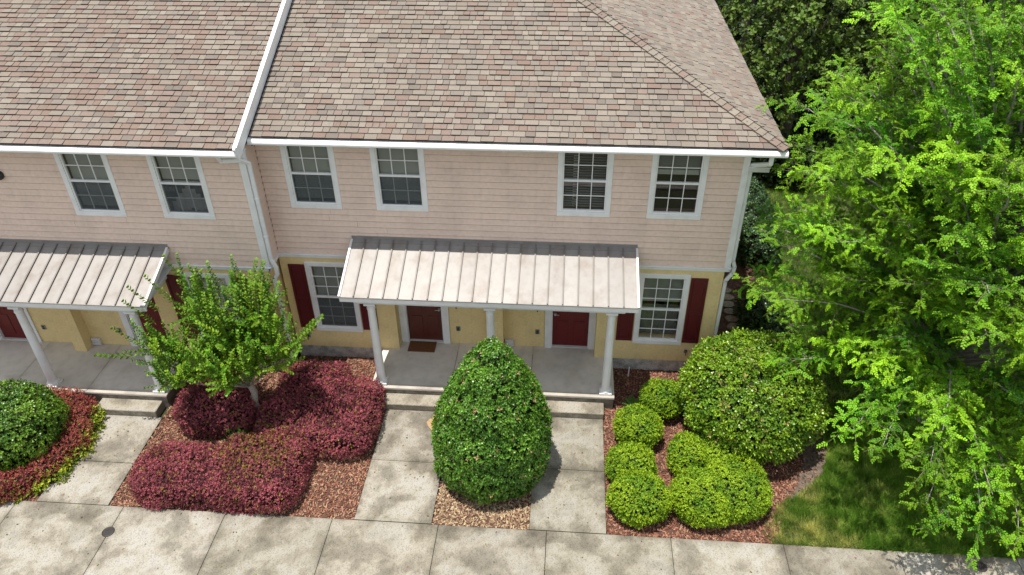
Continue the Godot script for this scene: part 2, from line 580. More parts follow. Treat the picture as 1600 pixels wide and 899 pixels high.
func gutter(house: Node3D, a: Vector3, b: Vector3, out: Vector3) -> void:
	var prof := [Vector2(0, 0), Vector2(0.09, 0), Vector2(0.124, 0.022), Vector2(0.126, 0.055), Vector2(0.112, 0.095), Vector2(0.085, 0.122), Vector2(0, 0.13)]
	var m := MB.new()
	m.extrude(prof, a, b, out, Vector3.UP)
	put("gutter", m.mesh(), M.trim, house)

func canopy(house: Node3D, x0: float, x1: float) -> void:
	var o := base("porch_canopy", Vector3(x0, 0, 0), house)
	o.set_meta("label", "standing seam metal porch roof")
	var w := x1 - x0
	var top := Vector3(0, 3.53, 0.06)
	var low := Vector3(0, 3.0, 1.49)
	var S := (top - low).normalized()
	var N := Vector3.RIGHT.cross(S).normalized()
	if N.y < 0.0: N = -N
	var L := top.distance_to(low)
	var B := Basis(Vector3.RIGHT, S, N)
	var d := MB.new()
	d.box((top + low) * 0.5 + Vector3(w / 2, 0, 0) - N * 0.045, Vector3(w - 0.02, L - 0.03, 0.08), Color.WHITE, 0.0, B)
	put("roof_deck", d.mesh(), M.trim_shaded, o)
	var n := 20
	var pw := w / n
	var panels := []
	for k in 4:
		var p := MB.new()
		var tone: Color = [Color(1, 1, 1), Color(0.97, 0.965, 0.96), Color(1.03, 1.01, 1.0), Color(0.95, 0.95, 0.95)][k]
		p.box(Vector3(0, 0, 0.003), Vector3(pw - 0.003, L, 0.005), tone)
		p.box(Vector3(0, -L / 2 - 0.002, -0.018), Vector3(pw - 0.003, 0.004, 0.045), tone)
		panels.append(p.mesh())
	var seam := MB.new()
	seam.box(Vector3(0, 0, 0.019), Vector3(0.022, L + 0.004, 0.030), Color(0.5, 0.48, 0.47), 0.003)
	seam.box(Vector3(0, 0, 0.034), Vector3(0.030, L + 0.004, 0.007), Color(0.66, 0.64, 0.63), 0.002)
	var sm := seam.mesh()
	for k in n:
		put("roof_panel", panels[rng.randi() % 4], M.metal_roof, o, Transform3D(B, (top + low) * 0.5 + Vector3((k + 0.5) * pw, 0, 0)))
	for k in range(1, n):
		put("seam", sm, M.metal_roof, o, Transform3D(B, (top + low) * 0.5 + Vector3(k * pw, 0, 0)))
	var fl := MB.new()
	for q in [[0.0, w * 0.44], [w * 0.44 - 0.004, w]]:
		fl.span(Vector3(q[0], 3.535, 0.022), Vector3(q[1], 3.60, 0.034))
		fl.box(Vector3((q[0] + q[1]) / 2, 3.532, 0.085), Vector3(q[1] - q[0], 0.012, 0.11), Color(0.9, 0.9, 0.9), 0.0, Basis(Vector3.RIGHT, 0.36))
	fl.span(Vector3(0, 3.60, 0.018), Vector3(w, 3.615, 0.045), Color(1.25, 1.25, 1.25))
	put("flashing", fl.mesh(), M.metal_roof, o)
	var rk := MB.new()
	for x in [0.008, w - 0.008]:
		rk.box((top + low) * 0.5 + Vector3(x, 0, 0) - N * 0.035, Vector3(0.026, L + 0.01, 0.115), Color.WHITE, 0.003, B)
		rk.box((top + low) * 0.5 + Vector3(x, 0, 0) + N * 0.025, Vector3(0.05, L + 0.012, 0.012), Color(0.85, 0.82, 0.8), 0.002, B)
	put("rake_board", rk.mesh(), M.trim, o)
	var fa := MB.new()
	fa.span(Vector3(0.0, 2.855, 1.435), Vector3(w, 2.995, 1.475), Color.WHITE, 0.004)
	put("fascia", fa.mesh(), M.trim, o)
	var de := MB.new()
	de.span(Vector3(-0.01, 2.988, 1.46), Vector3(w + 0.01, 3.002, 1.505), Color.WHITE, 0.003)
	put("drip_edge", de.mesh(), M.metal_edge, o)
	var be := MB.new()
	be.span(Vector3(0.25, 2.68, 1.09), Vector3(w - 0.25, 2.94, 1.29), Color.WHITE, 0.006)
	for x in [0.35, w - 0.35]:
		be.span(Vector3(x - 0.1, 2.70, 0.0), Vector3(x + 0.1, 2.93, 1.09), Color.WHITE, 0.006)
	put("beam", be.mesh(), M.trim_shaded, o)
	var ce := MB.new()
	ce.span(Vector3(0.1, 2.94, 0.0), Vector3(w - 0.1, 2.96, 1.43))
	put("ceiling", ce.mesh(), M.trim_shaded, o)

func column(house: Node3D, x: float, z: float, y0: float, y1: float) -> void:
	var o := base("column", Vector3(x, y0, z), house)
	var h := y1 - y0
	var p := MB.new()
	p.box(Vector3(0, 0.03, 0), Vector3(0.285, 0.06, 0.285), Color.WHITE, 0.006)
	p.lathe(Vector3.ZERO, [Vector2(0.138, 0.06), Vector2(0.142, 0.08), Vector2(0.135, 0.10), Vector2(0.116, 0.115), Vector2(0.108, 0.13), Vector2(0.1, 0.15)], 24)
	put("plinth", p.mesh(), M.trim, o)
	var s := MB.new()
	var prof := []
	for k in 9:
		var t := k / 8.0
		prof.append(Vector2(0.100 - 0.016 * pow(t, 1.6), 0.145 + t * (h - 0.26)))
	s.lathe(Vector3.ZERO, prof, 24)
	put("shaft", s.mesh(), M.trim, o)
	var c := MB.new()
	c.lathe(Vector3.ZERO, [Vector2(0.084, h - 0.20), Vector2(0.098, h - 0.19), Vector2(0.098, h - 0.17), Vector2(0.085, h - 0.16), Vector2(0.088, h - 0.10), Vector2(0.115, h - 0.05)], 24)
	c.box(Vector3(0, h - 0.025, 0), Vector3(0.25, 0.05, 0.25), Color.WHITE, 0.004)
	put("capital", c.mesh(), M.trim, o)

const LOOKS_UP := {0: "screened", 1: "screened", 2: "open", 3: "raised"}

func townhouse(called: String, at: Vector3, W: float, right_one: bool) -> Node3D:
	var h := base(called, at)
	var up := [0.56, 2.455, 6.345, 8.245] if right_one else [6.30, 8.27]
	var lows := [0.58, 8.228] if right_one else [8.20]
	var holes := []
	for x in up: holes.append(Rect2(x + 0.075, 4.29 + 0.075, 0.98, 1.655 - 0.15))
	for x in lows: holes.append(Rect2(x + 0.075, 0.85 + 0.075, 0.99, 2.015 - 0.15))
	# lower storey: stucco, with the recess behind the porch
	var lw := MB.new()
	wall_boxes(lw, 0.0, 2.57, 0.33, 2.987, 0.0, 0.42, holes)
	wall_boxes(lw, 7.355, W - 0.075, 0.33, 2.987, 0.0, 0.42, holes)
	wall_boxes(lw, 2.57, 7.355, 0.33, 2.987, -0.31, 0.16, [Rect2(2.74, 0.2, 0.89, 2.18), Rect2(6.30, 0.2, 0.91, 2.18)])
	lw.span(Vector3(4.84, 0.33, -0.31), Vector3(5.14, 2.987, -0.004))
	put("lower_wall", lw.mesh(), M.stucco, h)
	var fo := MB.new()
	fo.span(Vector3(0, -0.3, -0.6), Vector3(W - 0.08, 0.33, -0.025))
	put("foundation", fo.mesh(), M.foundation, h)
	# upper storey: backing, boards, corner boards, band
	var uw := base("upper_wall", Vector3.ZERO, h)
	var ub := MB.new()
	wall_boxes(ub, 0.0, W, 2.99, 5.95, -0.002, 0.3, holes)
	put("sheathing", ub.mesh(), M.painted_joint_shadow, uw)
	var uph := []
	for x in up: uph.append(Rect2(x, 4.29, 1.13, 1.66))
	siding(uw, 0.03 if right_one else 0.0, W - 0.1, 3.096, 19, 0.15, uph)
	var cb := MB.new()
	cb.span(Vector3(W - 0.105, 3.096, 0.002), Vector3(W + 0.028, 5.95, 0.03), Color.WHITE, 0.003)
	cb.span(Vector3(W + 0.002, 3.096, -0.10), Vector3(W + 0.030, 5.95, 0.0), Color.WHITE, 0.003)
	put("corner_board", cb.mesh(), M.trim, uw)
	var bd := MB.new()
	bd.extrude([Vector2(0, 0), Vector2(0.03, 0), Vector2(0.03, 0.075), Vector2(0.06, 0.08), Vector2(0.06, 0.098), Vector2(0, 0.108)], Vector3(0.0, 2.987, 0.0), Vector3(W + 0.04, 2.987, 0.0), Vector3(0, 0, 1), Vector3.UP)
	bd.extrude([Vector2(0, 0), Vector2(0.03, 0), Vector2(0.03, 0.075), Vector2(0.06, 0.08), Vector2(0.06, 0.098), Vector2(0, 0.108)], Vector3(W, 2.987, 0.03), Vector3(W, 2.987, -0.6 if not right_one else -11.0), Vector3(1, 0, 0), Vector3.UP)
	put("band_board", bd.mesh(), M.trim, uw)
	# side walls, back wall
	var depth := 11.6
	var sw := MB.new()
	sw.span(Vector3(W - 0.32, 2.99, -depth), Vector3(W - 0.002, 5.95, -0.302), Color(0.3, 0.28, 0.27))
	sw.span(Vector3(0.0, 0.0, -depth), Vector3(0.2, 5.95, -0.45))
	sw.span(Vector3(0.2, 0.0, -depth), Vector3(W - 0.32, 5.95, -depth + 0.2))
	sw.span(Vector3(0.2, 2.90, -depth + 0.2), Vector3(W - 0.4, 2.985, -0.5))
	put("rear_wall", sw.mesh(), M.siding, h)
	var sl := MB.new()
	sl.span(Vector3(W - 0.40, 0.33, -depth), Vector3(W - 0.075, 2.985, -0.421))
	put("side_wall", sl.mesh(), M.stucco, h)
	var sb := MB.new()
	for k in 19:
		siding_piece(sb, Vector3(W, 3.096 + k * 0.15, -0.10), Vector3(W, 3.096 + k * 0.15, -0.598 if not right_one else -depth), Vector3(1, 0, 0), 0.15)
	if right_one:
		tag(put("side_siding", sb.mesh(), M.siding, h), "", "", "", "stuff")
	else:
		tag(put("side_siding", sb.mesh(), M.siding, h), "short return wall of beige boards", "", "", "stuff")
	for i in up.size():
		window(h, up[i], 4.29, 1.13, 1.655, 2, LOOKS_UP[i] if right_one else ["screened", "draped"][i])
	for i in lows.size():
		window(h, lows[i], 0.85, 1.14, 2.015, 3, ("screened" if i == 0 else "half") if right_one else "closed")
		shutter(h, lows[i] - 0.395, 0.925, 0.375, 1.855)
		shutter(h, lows[i] + 1.16, 0.925, 0.375, 1.855)
	# doors in the recess
	for i in 2:
		var dx: float = [2.74, 6.30][i]
		var dw: float = [0.89, 0.91][i]
		var m: Material = M.door_red
		if right_one and i == 0: m = M.door_brown
		door(h, dx, 0.337, -0.37, dw, 2.04, m, i == 0, ("reddish brown front door" if i == 0 and right_one else "dark red front door"))
		var cs := MB.new()
		cs.span(Vector3(dx - 0.165, 0.337, -0.30), Vector3(dx, 2.55, -0.272), Color.WHITE, 0.004)
		cs.span(Vector3(dx + dw, 0.337, -0.30), Vector3(dx + dw + 0.165, 2.55, -0.272), Color.WHITE, 0.004)
		cs.span(Vector3(dx, 2.38, -0.30), Vector3(dx + dw, 2.55, -0.27), Color.WHITE, 0.004)
		cs.span(Vector3(dx - 0.001, 0.337, -0.46), Vector3(dx + 0.018, 2.38, -0.30))
		cs.span(Vector3(dx + dw - 0.018, 0.337, -0.46), Vector3(dx + dw + 0.001, 2.38, -0.30))
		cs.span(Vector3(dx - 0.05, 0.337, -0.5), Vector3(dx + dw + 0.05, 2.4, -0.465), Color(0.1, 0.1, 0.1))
		put("door_casing", cs.mesh(), M.trim, h)
	for x in [4.007, 5.955]:
		var ob := base("outlet_box", Vector3(x, 0.81, -0.31), h)
		var o1 := MB.new()
		o1.box(Vector3(0, 0, 0.012), Vector3(0.105, 0.135, 0.024), Color.WHITE, 0.006)
		put("cover_plate", o1.mesh(), M.grey_plastic, ob)
		var o2 := MB.new()
		o2.box(Vector3(0, 0.028, 0.026), Vector3(0.06, 0.04, 0.012), Color.WHITE, 0.004)
		o2.box(Vector3(0, -0.028, 0.026), Vector3(0.06, 0.04, 0.012), Color.WHITE, 0.004)
		put("socket", o2.mesh(), M.dark_metal, ob)
		var lamp := base("wall_lantern", Vector3(x, 1.62, -0.31), h)
		var l1 := MB.new()
		l1.box(Vector3(0, 0.12, 0.012), Vector3(0.09, 0.16, 0.024), Color.WHITE, 0.006)
		l1.bar(Vector3(0, 0.13, 0.02), Vector3(0, 0.16, 0.10), 0.018, 0.018)
		l1.lathe(Vector3(0, 0, 0.11), [Vector2(0.004, -0.13), Vector2(0.016, -0.11), Vector2(0.012, -0.07), Vector2(0.05, -0.05), Vector2(0.055, -0.04)], 8)
		l1.lathe(Vector3(0, 0, 0.11), [Vector2(0.075, 0.13), Vector2(0.07, 0.15), Vector2(0.02, 0.20), Vector2(0.0, 0.22)], 8)
		put("lantern_frame", l1.mesh(), M.dark_metal, lamp)
		var l2 := MB.new()
		l2.lathe(Vector3(0, 0, 0.11), [Vector2(0.05, -0.04), Vector2(0.068, 0.13)], 6)
		put("lantern_glass", l2.mesh(), M.blind, lamp)
	var vb := MB.new()
	vb.box(Vector3(5.27, 0.455, -0.27), Vector3(0.22, 0.20, 0.08), Color(0.85, 0.83, 0.84), 0.012)
	vb.box(Vector3(5.27, 0.50, -0.225), Vector3(0.20, 0.03, 0.02), Color(0.8, 0.8, 0.8), 0.005, Basis(Vector3.RIGHT, 0.5))
	vb.box(Vector3(5.27, 0.45, -0.225), Vector3(0.20, 0.03, 0.02), Color(0.8, 0.8, 0.8), 0.005, Basis(Vector3.RIGHT, 0.5))
	put("vent_cover", vb.mesh(), M.trim, h)
	for x in ([0.33, 9.51] if right_one else [9.8]):
		var hb := MB.new()
		hb.box(Vector3(x, 0.65, 0.012), Vector3(0.075, 0.10, 0.024), Color(0.9, 0.9, 0.9), 0.006)
		put("wall_tap", hb.mesh(), M.grey_plastic, h)
		var hc := MB.new()
		hc.tube([Vector3(x, 0.66, 0.02), Vector3(x, 0.66, 0.07), Vector3(x, 0.64, 0.10), Vector3(x, 0.60, 0.11)], [0.014, 0.014, 0.014, 0.013], 8)
		hc.lathe(Vector3(x, 0.70, 0.07), [Vector2(0.0, 0.0), Vector2(0.032, 0.004), Vector2(0.032, 0.014), Vector2(0.0, 0.018)], 10)
		put("tap_spout", hc.mesh(), M.dark_metal, h)
	if not right_one:
		var dv := MB.new()
		dv.lathe(Vector3.ZERO, [Vector2(0.0, 0.0), Vector2(0.10, 0.0), Vector2(0.10, 0.06), Vector2(0.06, 0.10), Vector2(0.0, 0.11)], 14)
		put("round_vent", dv.mesh(), M.dark_metal, h, Transform3D(Basis(Vector3.RIGHT, PI / 2), Vector3(4.93, 5.22, 0.02)))
	# porch: slab pieces, foundation below, steps, columns, canopy
	var po := base("porch", Vector3.ZERO, h)
	var cuts := [2.155, 4.015, 5.86, 7.80]
	for k in 3:
		var s := MB.new()
		var tone := Color.WHITE * rnd(0.96, 1.03)
		var xa: float = cuts[k] + (0.005 if k else 0.0)
		var xb: float = cuts[k + 1] - (0.005 if k < 2 else 0.0)
		s.span(Vector3(xa, 0.285, -0.47), Vector3(xb, 0.333, 1.403), tone * 0.75, 0.006)
		worn_top(s, xa, xb, -0.47, 1.402, 0.337, tone, 0.55, at, 0.13)
		put("porch_slab", s.mesh(), M.porch_concrete, po)
	var pb := MB.new()
	pb.span(Vector3(2.175, -0.2, -0.02), Vector3(7.78, 0.284, 1.385), Color(0.42, 0.39, 0.34))
	put("porch_base", pb.mesh(), M.foundation, po)
	for q in ([[2.468, 4.12], [6.04, 7.566]] if right_one else [[6.2, 7.65]]):
		var s := MB.new()
		s.span(Vector3(q[0], -0.1, 1.372), Vector3(q[1], 0.162, 1.752), Color(0.98, 0.96, 0.92), 0.014)
		put("step", s.mesh(), M.concrete, po)
	for x in [2.377, 4.987, 7.597]:
		column(h, x, 1.193, 0.337, 2.69)
	canopy(h, 1.80, 8.123)
	# soffit and gutters
	var gx0 := 0.10 if right_one else -0.3
	var gx1 := W + 0.6 if right_one else W + 0.10
	var so := MB.new()
	so.span(Vector3(gx0, 5.948, 0.0), Vector3(gx1, 5.962, EAVE_Z - 0.06))
	so.span(Vector3(gx0, 5.95, EAVE_Z - 0.075), Vector3(gx1, 6.08, EAVE_Z - 0.055))
	if right_one:
		so.span(Vector3(W, 5.949, -12.0), Vector3(W + 0.6, 5.963, 0.0))
		so.span(Vector3(W + 0.59, 5.951, -12.0), Vector3(W + 0.61, 6.10, EAVE_Z - 0.1))
	put("soffit", so.mesh(), M.trim, h)
	gutter(h, Vector3(gx0, 5.965, EAVE_Z - 0.055), Vector3(gx1, 5.965, EAVE_Z - 0.055), Vector3(0, 0, 1))
	if right_one:
		downspout(h, [Vector3(W + 0.33, 5.97, 0.37), Vector3(W + 0.33, 5.78, 0.36), Vector3(W + 0.09, 5.58, 0.0), Vector3(W + 0.075, 5.45, -0.05), Vector3(W + 0.075, 3.24, -0.05), Vector3(W + 0.13, 3.08, -0.05), Vector3(W + 0.12, 2.92, -0.05), Vector3(W - 0.01, 2.70, -0.05), Vector3(W - 0.02, 0.12, -0.05), Vector3(W + 0.05, 0.03, 0.06)])
		var hood := MB.new()
		hood.box(Vector3(W + 0.22, 5.50, 0.0), Vector3(0.40, 0.09, 0.16), Color(0.8, 0.79, 0.75), 0.008)
		hood.box(Vector3(W + 0.22, 5.56, 0.0), Vector3(0.42, 0.02, 0.19), Color.WHITE, 0.005)
		put("eave_return", hood.mesh(), M.trim, h)
	else:
		downspout(h, [Vector3(W - 0.36, 5.97, 0.36), Vector3(W - 0.34, 5.80, 0.28), Vector3(W - 0.02, 5.74, 0.10), Vector3(W + 0.085, 5.62, -0.02), Vector3(W + 0.085, 3.30, -0.02), Vector3(W + 0.16, 3.06, -0.01), Vector3(W + 0.15, 2.90, -0.01), Vector3(W + 0.06, 2.72, -0.02), Vector3(W + 0.06, 0.16, -0.02), Vector3(W + 0.10, 0.05, 0.10)])
	roof(h, W, right_one)
	return h

func roof(h: Node3D, W: float, right_one: bool) -> void:
	var r := base("roof", Vector3.ZERO, h)
	r.set_meta("label", "hipped roof of grey and tan shingles" if right_one else "gabled roof of reddish tan shingles")
	var sl := sqrt(1.0 + PITCH * PITCH)
	var x0 := 0.14 if right_one else -0.3
	var xe := W + 0.58 if right_one else W + 0.06
	var ridge_y := EAVE_Y + PITCH * RUN
	var zr := EAVE_Z - RUN
	var zb := EAVE_Z - 2 * RUN
	var d := MB.new()
	var nf := Vector3(0, 1, PITCH)
	var hip := RUN if right_one else 0.0
	d.poly([Vector3(x0, EAVE_Y, EAVE_Z), Vector3(xe, EAVE_Y, EAVE_Z), Vector3(xe - hip, ridge_y, zr), Vector3(x0, ridge_y, zr)], nf)
	d.poly([Vector3(x0, EAVE_Y, zb), Vector3(xe, EAVE_Y, zb), Vector3(xe - hip, ridge_y, zr), Vector3(x0, ridge_y, zr)], Vector3(0, 1, -PITCH))
	if right_one:
		d.poly([Vector3(xe, EAVE_Y, EAVE_Z), Vector3(xe, EAVE_Y, zb), Vector3(xe - hip, ridge_y, zr)], Vector3(PITCH, 1, 0))
	else:
		d.poly([Vector3(xe, EAVE_Y - 0.1, EAVE_Z), Vector3(xe, EAVE_Y - 0.1, zb), Vector3(xe, ridge_y, zr)], Vector3(1, 0, 0))
	d.poly([Vector3(x0, EAVE_Y - 0.05, EAVE_Z), Vector3(x0, EAVE_Y - 0.05, zb), Vector3(x0, ridge_y, zr)], Vector3(-1, 0, 0))
	put("roof_deck", d.mesh(), M.deck, r)
	var S := Vector3(0, PITCH, -1).normalized()
	var N := Vector3(0, 1, PITCH).normalized()
	var e := 0.155
	var rows := int(RUN * sl / e)
	var tan_ := Color(0.230, 0.198, 0.166)
	var light := Color(0.254, 0.223, 0.190)
	var grey := Color(0.210, 0.184, 0.160)
	var pink := Color(0.220, 0.172, 0.146)
	var rust := Color(0.208, 0.154, 0.129)
	var dark := Color(0.178, 0.152, 0.132)
	var pal_r := [tan_, tan_, tan_, light, light, light, grey, grey, grey, pink, pink, rust, dark]
	var pal_l := [tan_, tan_, light, grey, pink, pink, rust, rust, pink, tan_, dark]
	var O := Vector3(x0, EAVE_Y, EAVE_Z)
	if right_one:
		shingle_slope(r, O, Vector3.RIGHT, S, N, rows, e, func(s): return [0.0, xe - x0 - s / sl], pal_r, func(_u, s): return s < 0.92, 225)
		var U2 := Vector3(0, 0, -1)
		var S2 := Vector3(-1, PITCH, 0).normalized()
		var N2 := Vector3(PITCH, 1, 0).normalized()
		shingle_slope(r, Vector3(xe, EAVE_Y, EAVE_Z), U2, S2, N2, rows, e, func(s): return [s / sl, 2 * RUN - s / sl], pal_r, func(u, s): return u < 3.2 and s < 1.4, 75)
		# hip caps, folded over the edge
		var a := Vector3(xe, EAVE_Y + 0.012, EAVE_Z)
		var b := Vector3(xe - RUN, ridge_y + 0.012, zr)
		var n := int(a.distance_to(b) / 0.175)
		var along := (b - a).normalized()
		for k in n:
			var q := a + along * (k * 0.175)
			var col := vary([tan_, light, light, tan_, pink][rng.randi() % 5], 0.08)
			var m := MB.new()
			for side in [0, 1]:
				var out: Vector3 = (U2 if side else Vector3.LEFT)
				# lower edge direction on each slope, square to the hip
				var nn := N2 if side else N
				var w := nn.cross(along).normalized()
				if side == 0 and w.x > 0.0 or side == 1 and w.x < 0.0: w = -w
				var t := nn * 0.014
				var p0 := q + nn * 0.046
				var p1 := q + w * 0.15 + nn * 0.040
				var p2 := q + w * 0.15 + along * 0.20 + nn * 0.026
				var p3 := q + along * 0.20 + nn * 0.030
				m.poly([p0 + t * 0.4, p1 + t * 0.4, p2, p3], nn, col)
				m.poly([p0 - t, p1 - t, p1 + t * 0.4, p0 + t * 0.4], -along, col)
				m.poly([p1 - nn * 0.04, p2 - nn * 0.03, p2, p1 + t * 0.4], w, col)
			put("hip_shingle", m.mesh(), M.shingle, r)
	else:
		shingle_slope(r, O, Vector3.RIGHT, S, N, rows, e, func(_s): return [2.5, xe - x0], pal_l, func(u, s): return u > 4.4 and s < 2.4, 300)
		# rake board and the dark strip that runs beside it
		var f := MB.new()
		f.bar(Vector3(W + 0.085, EAVE_Y - 0.105, EAVE_Z + 0.03), Vector3(W + 0.085, ridge_y - 0.105 + 0.005, zr), 0.05, 0.30, Vector3(0, 1, 0), Color.WHITE, 0.004)
		f.bar(Vector3(W + 0.09, EAVE_Y + 0.052, EAVE_Z + 0.035), Vector3(W + 0.09, ridge_y + 0.052, zr), 0.085, 0.016, Vector3(0, 1, 0), Color(0.95, 0.97, 1.0), 0.003)
		put("rake_board", f.mesh(), M.trim, r)
		var g := MB.new()
		g.bar(Vector3(W + 0.125, EAVE_Y - 0.20, EAVE_Z - 0.66), Vector3(W + 0.125, ridge_y - 0.20 - 0.0, zr - 0.06 + 0.0), 0.03, 0.07, Vector3(0, 1, 0))
		put("rake_dark_strip", g.mesh(), M.dark_metal, r)
	var cap := MB.new()
	cap.bar(Vector3(x0, ridge_y + 0.02, zr), Vector3(xe - hip, ridge_y + 0.02, zr), 0.28, 0.03, Vector3.UP, tan_, 0.01)
	put("ridge_cap", cap.mesh(), M.shingle, r)

# ---------------------------------------------------------------- plants
func leaf_into(m: MB, at: Vector3, dir: Vector3, nrm: Vector3, l: float, w: float, col: Color) -> void:   # a small pointed leaf of four triangles, slightly bent
	dir = dir.normalized()
	var side := dir.cross(nrm).normalized()
	var up := side.cross(dir).normalized()
	var p := [at, at + dir * l * 0.35 + side * w * 0.5 + up * l * 0.04, at + dir * l * 0.72 + side * w * 0.42, at + dir * l - up * l * 0.10, at + dir * l * 0.72 - side * w * 0.42, at + dir * l * 0.35 - side * w * 0.5 + up * l * 0.04]
	m.poly([p[0], p[1], p[5]], up, col)
	m.poly([p[1], p[2], p[4], p[5]], up, col)
	m.poly([p[2], p[3], p[4]], up, col)

func tuft_mesh(leaves: int, l: float, w: float, spread0: float, spread1: float, stem: float) -> ArrayMesh:   # leaves round a short stem along +y
	var m := MB.new()
	for k in leaves:
		var a := k * 2.4 + rnd(-0.4, 0.4)
		var t := rnd(spread0, spread1)
		var d := Vector3(sin(t) * cos(a), cos(t), sin(t) * sin(a))
		var side := Vector3(-sin(a), 0, cos(a))
		var nn := side.cross(d)
		if nn.y < 0: nn = -nn
		var s := rnd(0.75, 1.15)
		var k2 := rnd(0.8, 1.2)
		leaf_into(m, Vector3(0, stem * (k + 0.5) / leaves, 0) + d * l * 0.1, d, nn, l * s, w * s, Color(k2, k2, k2))
	return m.mesh()

func spray_mesh(leaves: int, l: float, w: float, length: float, droop: float) -> ArrayMesh:   # a flat twig along +y, leaves alternating left and right, face to +z
	var m := MB.new()
	var path := []
	for k in 5:
		var t := k / 4.0
		path.append(Vector3(0, length * t, -droop * t * t))
	m.tube(path, [0.0035, 0.003, 0.0025, 0.002, 0.001], 3, Color(0.9, 0.55, 0.6))
	for k in leaves:
		var t := (k + 0.7) / leaves
		var s := 1.0 if k % 2 else -1.0
		var at := Vector3(0, length * t, -droop * t * t)
		var d := Vector3(s * 0.85, 0.62 + 0.5 * t, rnd(-0.25, 0.15))
		var k2 := rnd(0.85, 1.2)
		leaf_into(m, at, d, Vector3(rnd(-0.25, 0.25), rnd(-0.2, 0.2), 1), l * (1.1 - 0.35 * t) * rnd(0.85, 1.15), w, Color(k2, k2, k2))
	return m.mesh()

func shoot_mesh(pairs: int, l: float, w: float, length: float) -> ArrayMesh:   # an upright shoot along +y with leaves in crossed pairs
	var m := MB.new()
	var path := []
	for k in 5:
		path.append(Vector3(0.03 * sin(k * 1.3), length * k / 4.0, 0.02 * cos(k)))
	m.tube(path, [0.006, 0.005, 0.004, 0.003, 0.002], 4, Color(1.5, 0.75, 0.7))
	for k in pairs:
		var t := (k + 1.0) / pairs
		for s in 2:
			var a := k * 1.7 + s * PI + rnd(-0.3, 0.3)
			var d := Vector3(cos(a), 0.55 + 0.5 * t + rnd(-0.2, 0.2), sin(a))
			var k2 := rnd(0.8, 1.25)
			leaf_into(m, Vector3(0, length * t, 0), d, Vector3(-cos(a) * 0.5, 1, -sin(a) * 0.5), l * (1.1 - 0.4 * t) * rnd(0.8, 1.15), w, Color(k2 * (1.0 + 0.25 * t), k2 * (1.0 + 0.06 * t), k2))
	return m.mesh()

func facing(n: Vector3, jitter: float) -> Basis:
	var y := (n + Vector3(rnd(-1, 1), rnd(-1, 1), rnd(-1, 1)) * jitter).normalized()
	var x := y.cross(Vector3(0.31, 0.52, 0.79)).normalized()
	return Basis(x, y, x.cross(y)).rotated(y, rnd(0, TAU))

# a lobe: centre, radii, exponent (2 round, larger boxier). Point of its surface in direction d, and its normal
func lobe_point(L: Array, d: Vector3) -> Array:
	var p: float = L[2]
	var q: Vector3 = d / L[1]
	var s := pow(pow(absf(q.x), p) + pow(absf(q.y), p) + pow(absf(q.z), p), -1.0 / p)
	var w := d * s
	var n := Vector3()
	for k in 3:
		n[k] = signf(w[k]) * pow(absf(w[k]) / L[1][k], p - 1.0) / L[1][k]
	return [L[0] + w, n.normalized()]

func inside(L: Array, at: Vector3, grow: float) -> bool:
	var p: float = L[2]
	var q: Vector3 = (at - L[0]) / (L[1] * grow)
	return pow(absf(q.x), p) + pow(absf(q.y), p) + pow(absf(q.z), p) < 1.0

func shrub(called: String, lobes: Array, per_m2: float, tuft: Mesh, m: Material, colour: Callable, jitter: float, hull: Color, size := 1.0, rough := 0.03, lump_freq := 1.6) -> Node3D:
	var mid := Vector3()
	for L in lobes: mid += L[0] / lobes.size()
	mid.y = 0.0
	var o := base(called, mid)
	var core := MB.new()
	var spots := []
	var cols := []
	var lump := FastNoiseLite.new()
	lump.seed = rng.randi() % 9999
	lump.frequency = lump_freq
	for L in lobes:
		var rows := []
		for i in 13:
			var row := []
			for j in 20:
				var a := -TAU * j / 20.0
				var e := -PI / 2 + PI * i / 12.0
				var d: Vector3 = Vector3(cos(e) * cos(a), sin(e), cos(e) * sin(a)) * L[1]
				var q: Vector3 = lobe_point(L, d)[0]
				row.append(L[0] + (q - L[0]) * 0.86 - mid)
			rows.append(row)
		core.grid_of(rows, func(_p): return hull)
		var r: Vector3 = L[1]
		var area: float = 4.0 * PI * pow((pow(r.x * r.y, 1.6) + pow(r.x * r.z, 1.6) + pow(r.y * r.z, 1.6)) / 3.0, 1.0 / 1.6) * (1.0 + 0.12 * (L[2] - 2.0))
		for k in int(area * per_m2):
			# even over the surface of the stretched ball, roughly
			var z := rnd(-1, 1)
			var a := rnd(0, TAU)
			var u := Vector3(sqrt(1 - z * z) * cos(a), z, sqrt(1 - z * z) * sin(a))
			if L[2] > 3.0:   # boxy: even over the sides of a box
				var f := Vector3(r.y * r.z, r.x * r.z, r.x * r.y)
				var pick := rnd(0, f.x + f.y + f.z)
				var ax := 0 if pick < f.x else (1 if pick < f.x + f.y else 2)
				u = Vector3(rnd(-1, 1), rnd(-1, 1), rnd(-1, 1))
				u[ax] = 1.0 if rng.randf() < 0.5 else -1.0
			var got := lobe_point(L, u * r)
			var at: Vector3 = got[0]
			var n: Vector3 = got[1]
			if at.y < 0.03: continue
			var hid := false
			for K in lobes:
				if K != L and inside(K, at, 0.96):
					hid = true
					break
			if hid: continue
			var bump := lump.get_noise_3dv(at)
			at += n * (rnd(-rough, rough) + bump * rough * 2.6)
			var B := facing(n, jitter).scaled(Vector3.ONE * size * rnd(0.75, 1.25))
			spots.append(Transform3D(B, at - mid))
			cols.append(colour.call(at, n, bump))
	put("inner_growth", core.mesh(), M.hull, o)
	scatter("foliage", tuft, m, spots, cols, o)
	return o

func bez(a: Vector3, b: Vector3, c: Vector3, t: float) -> Vector3:
	return a.lerp(b, t).lerp(b.lerp(c, t), t)

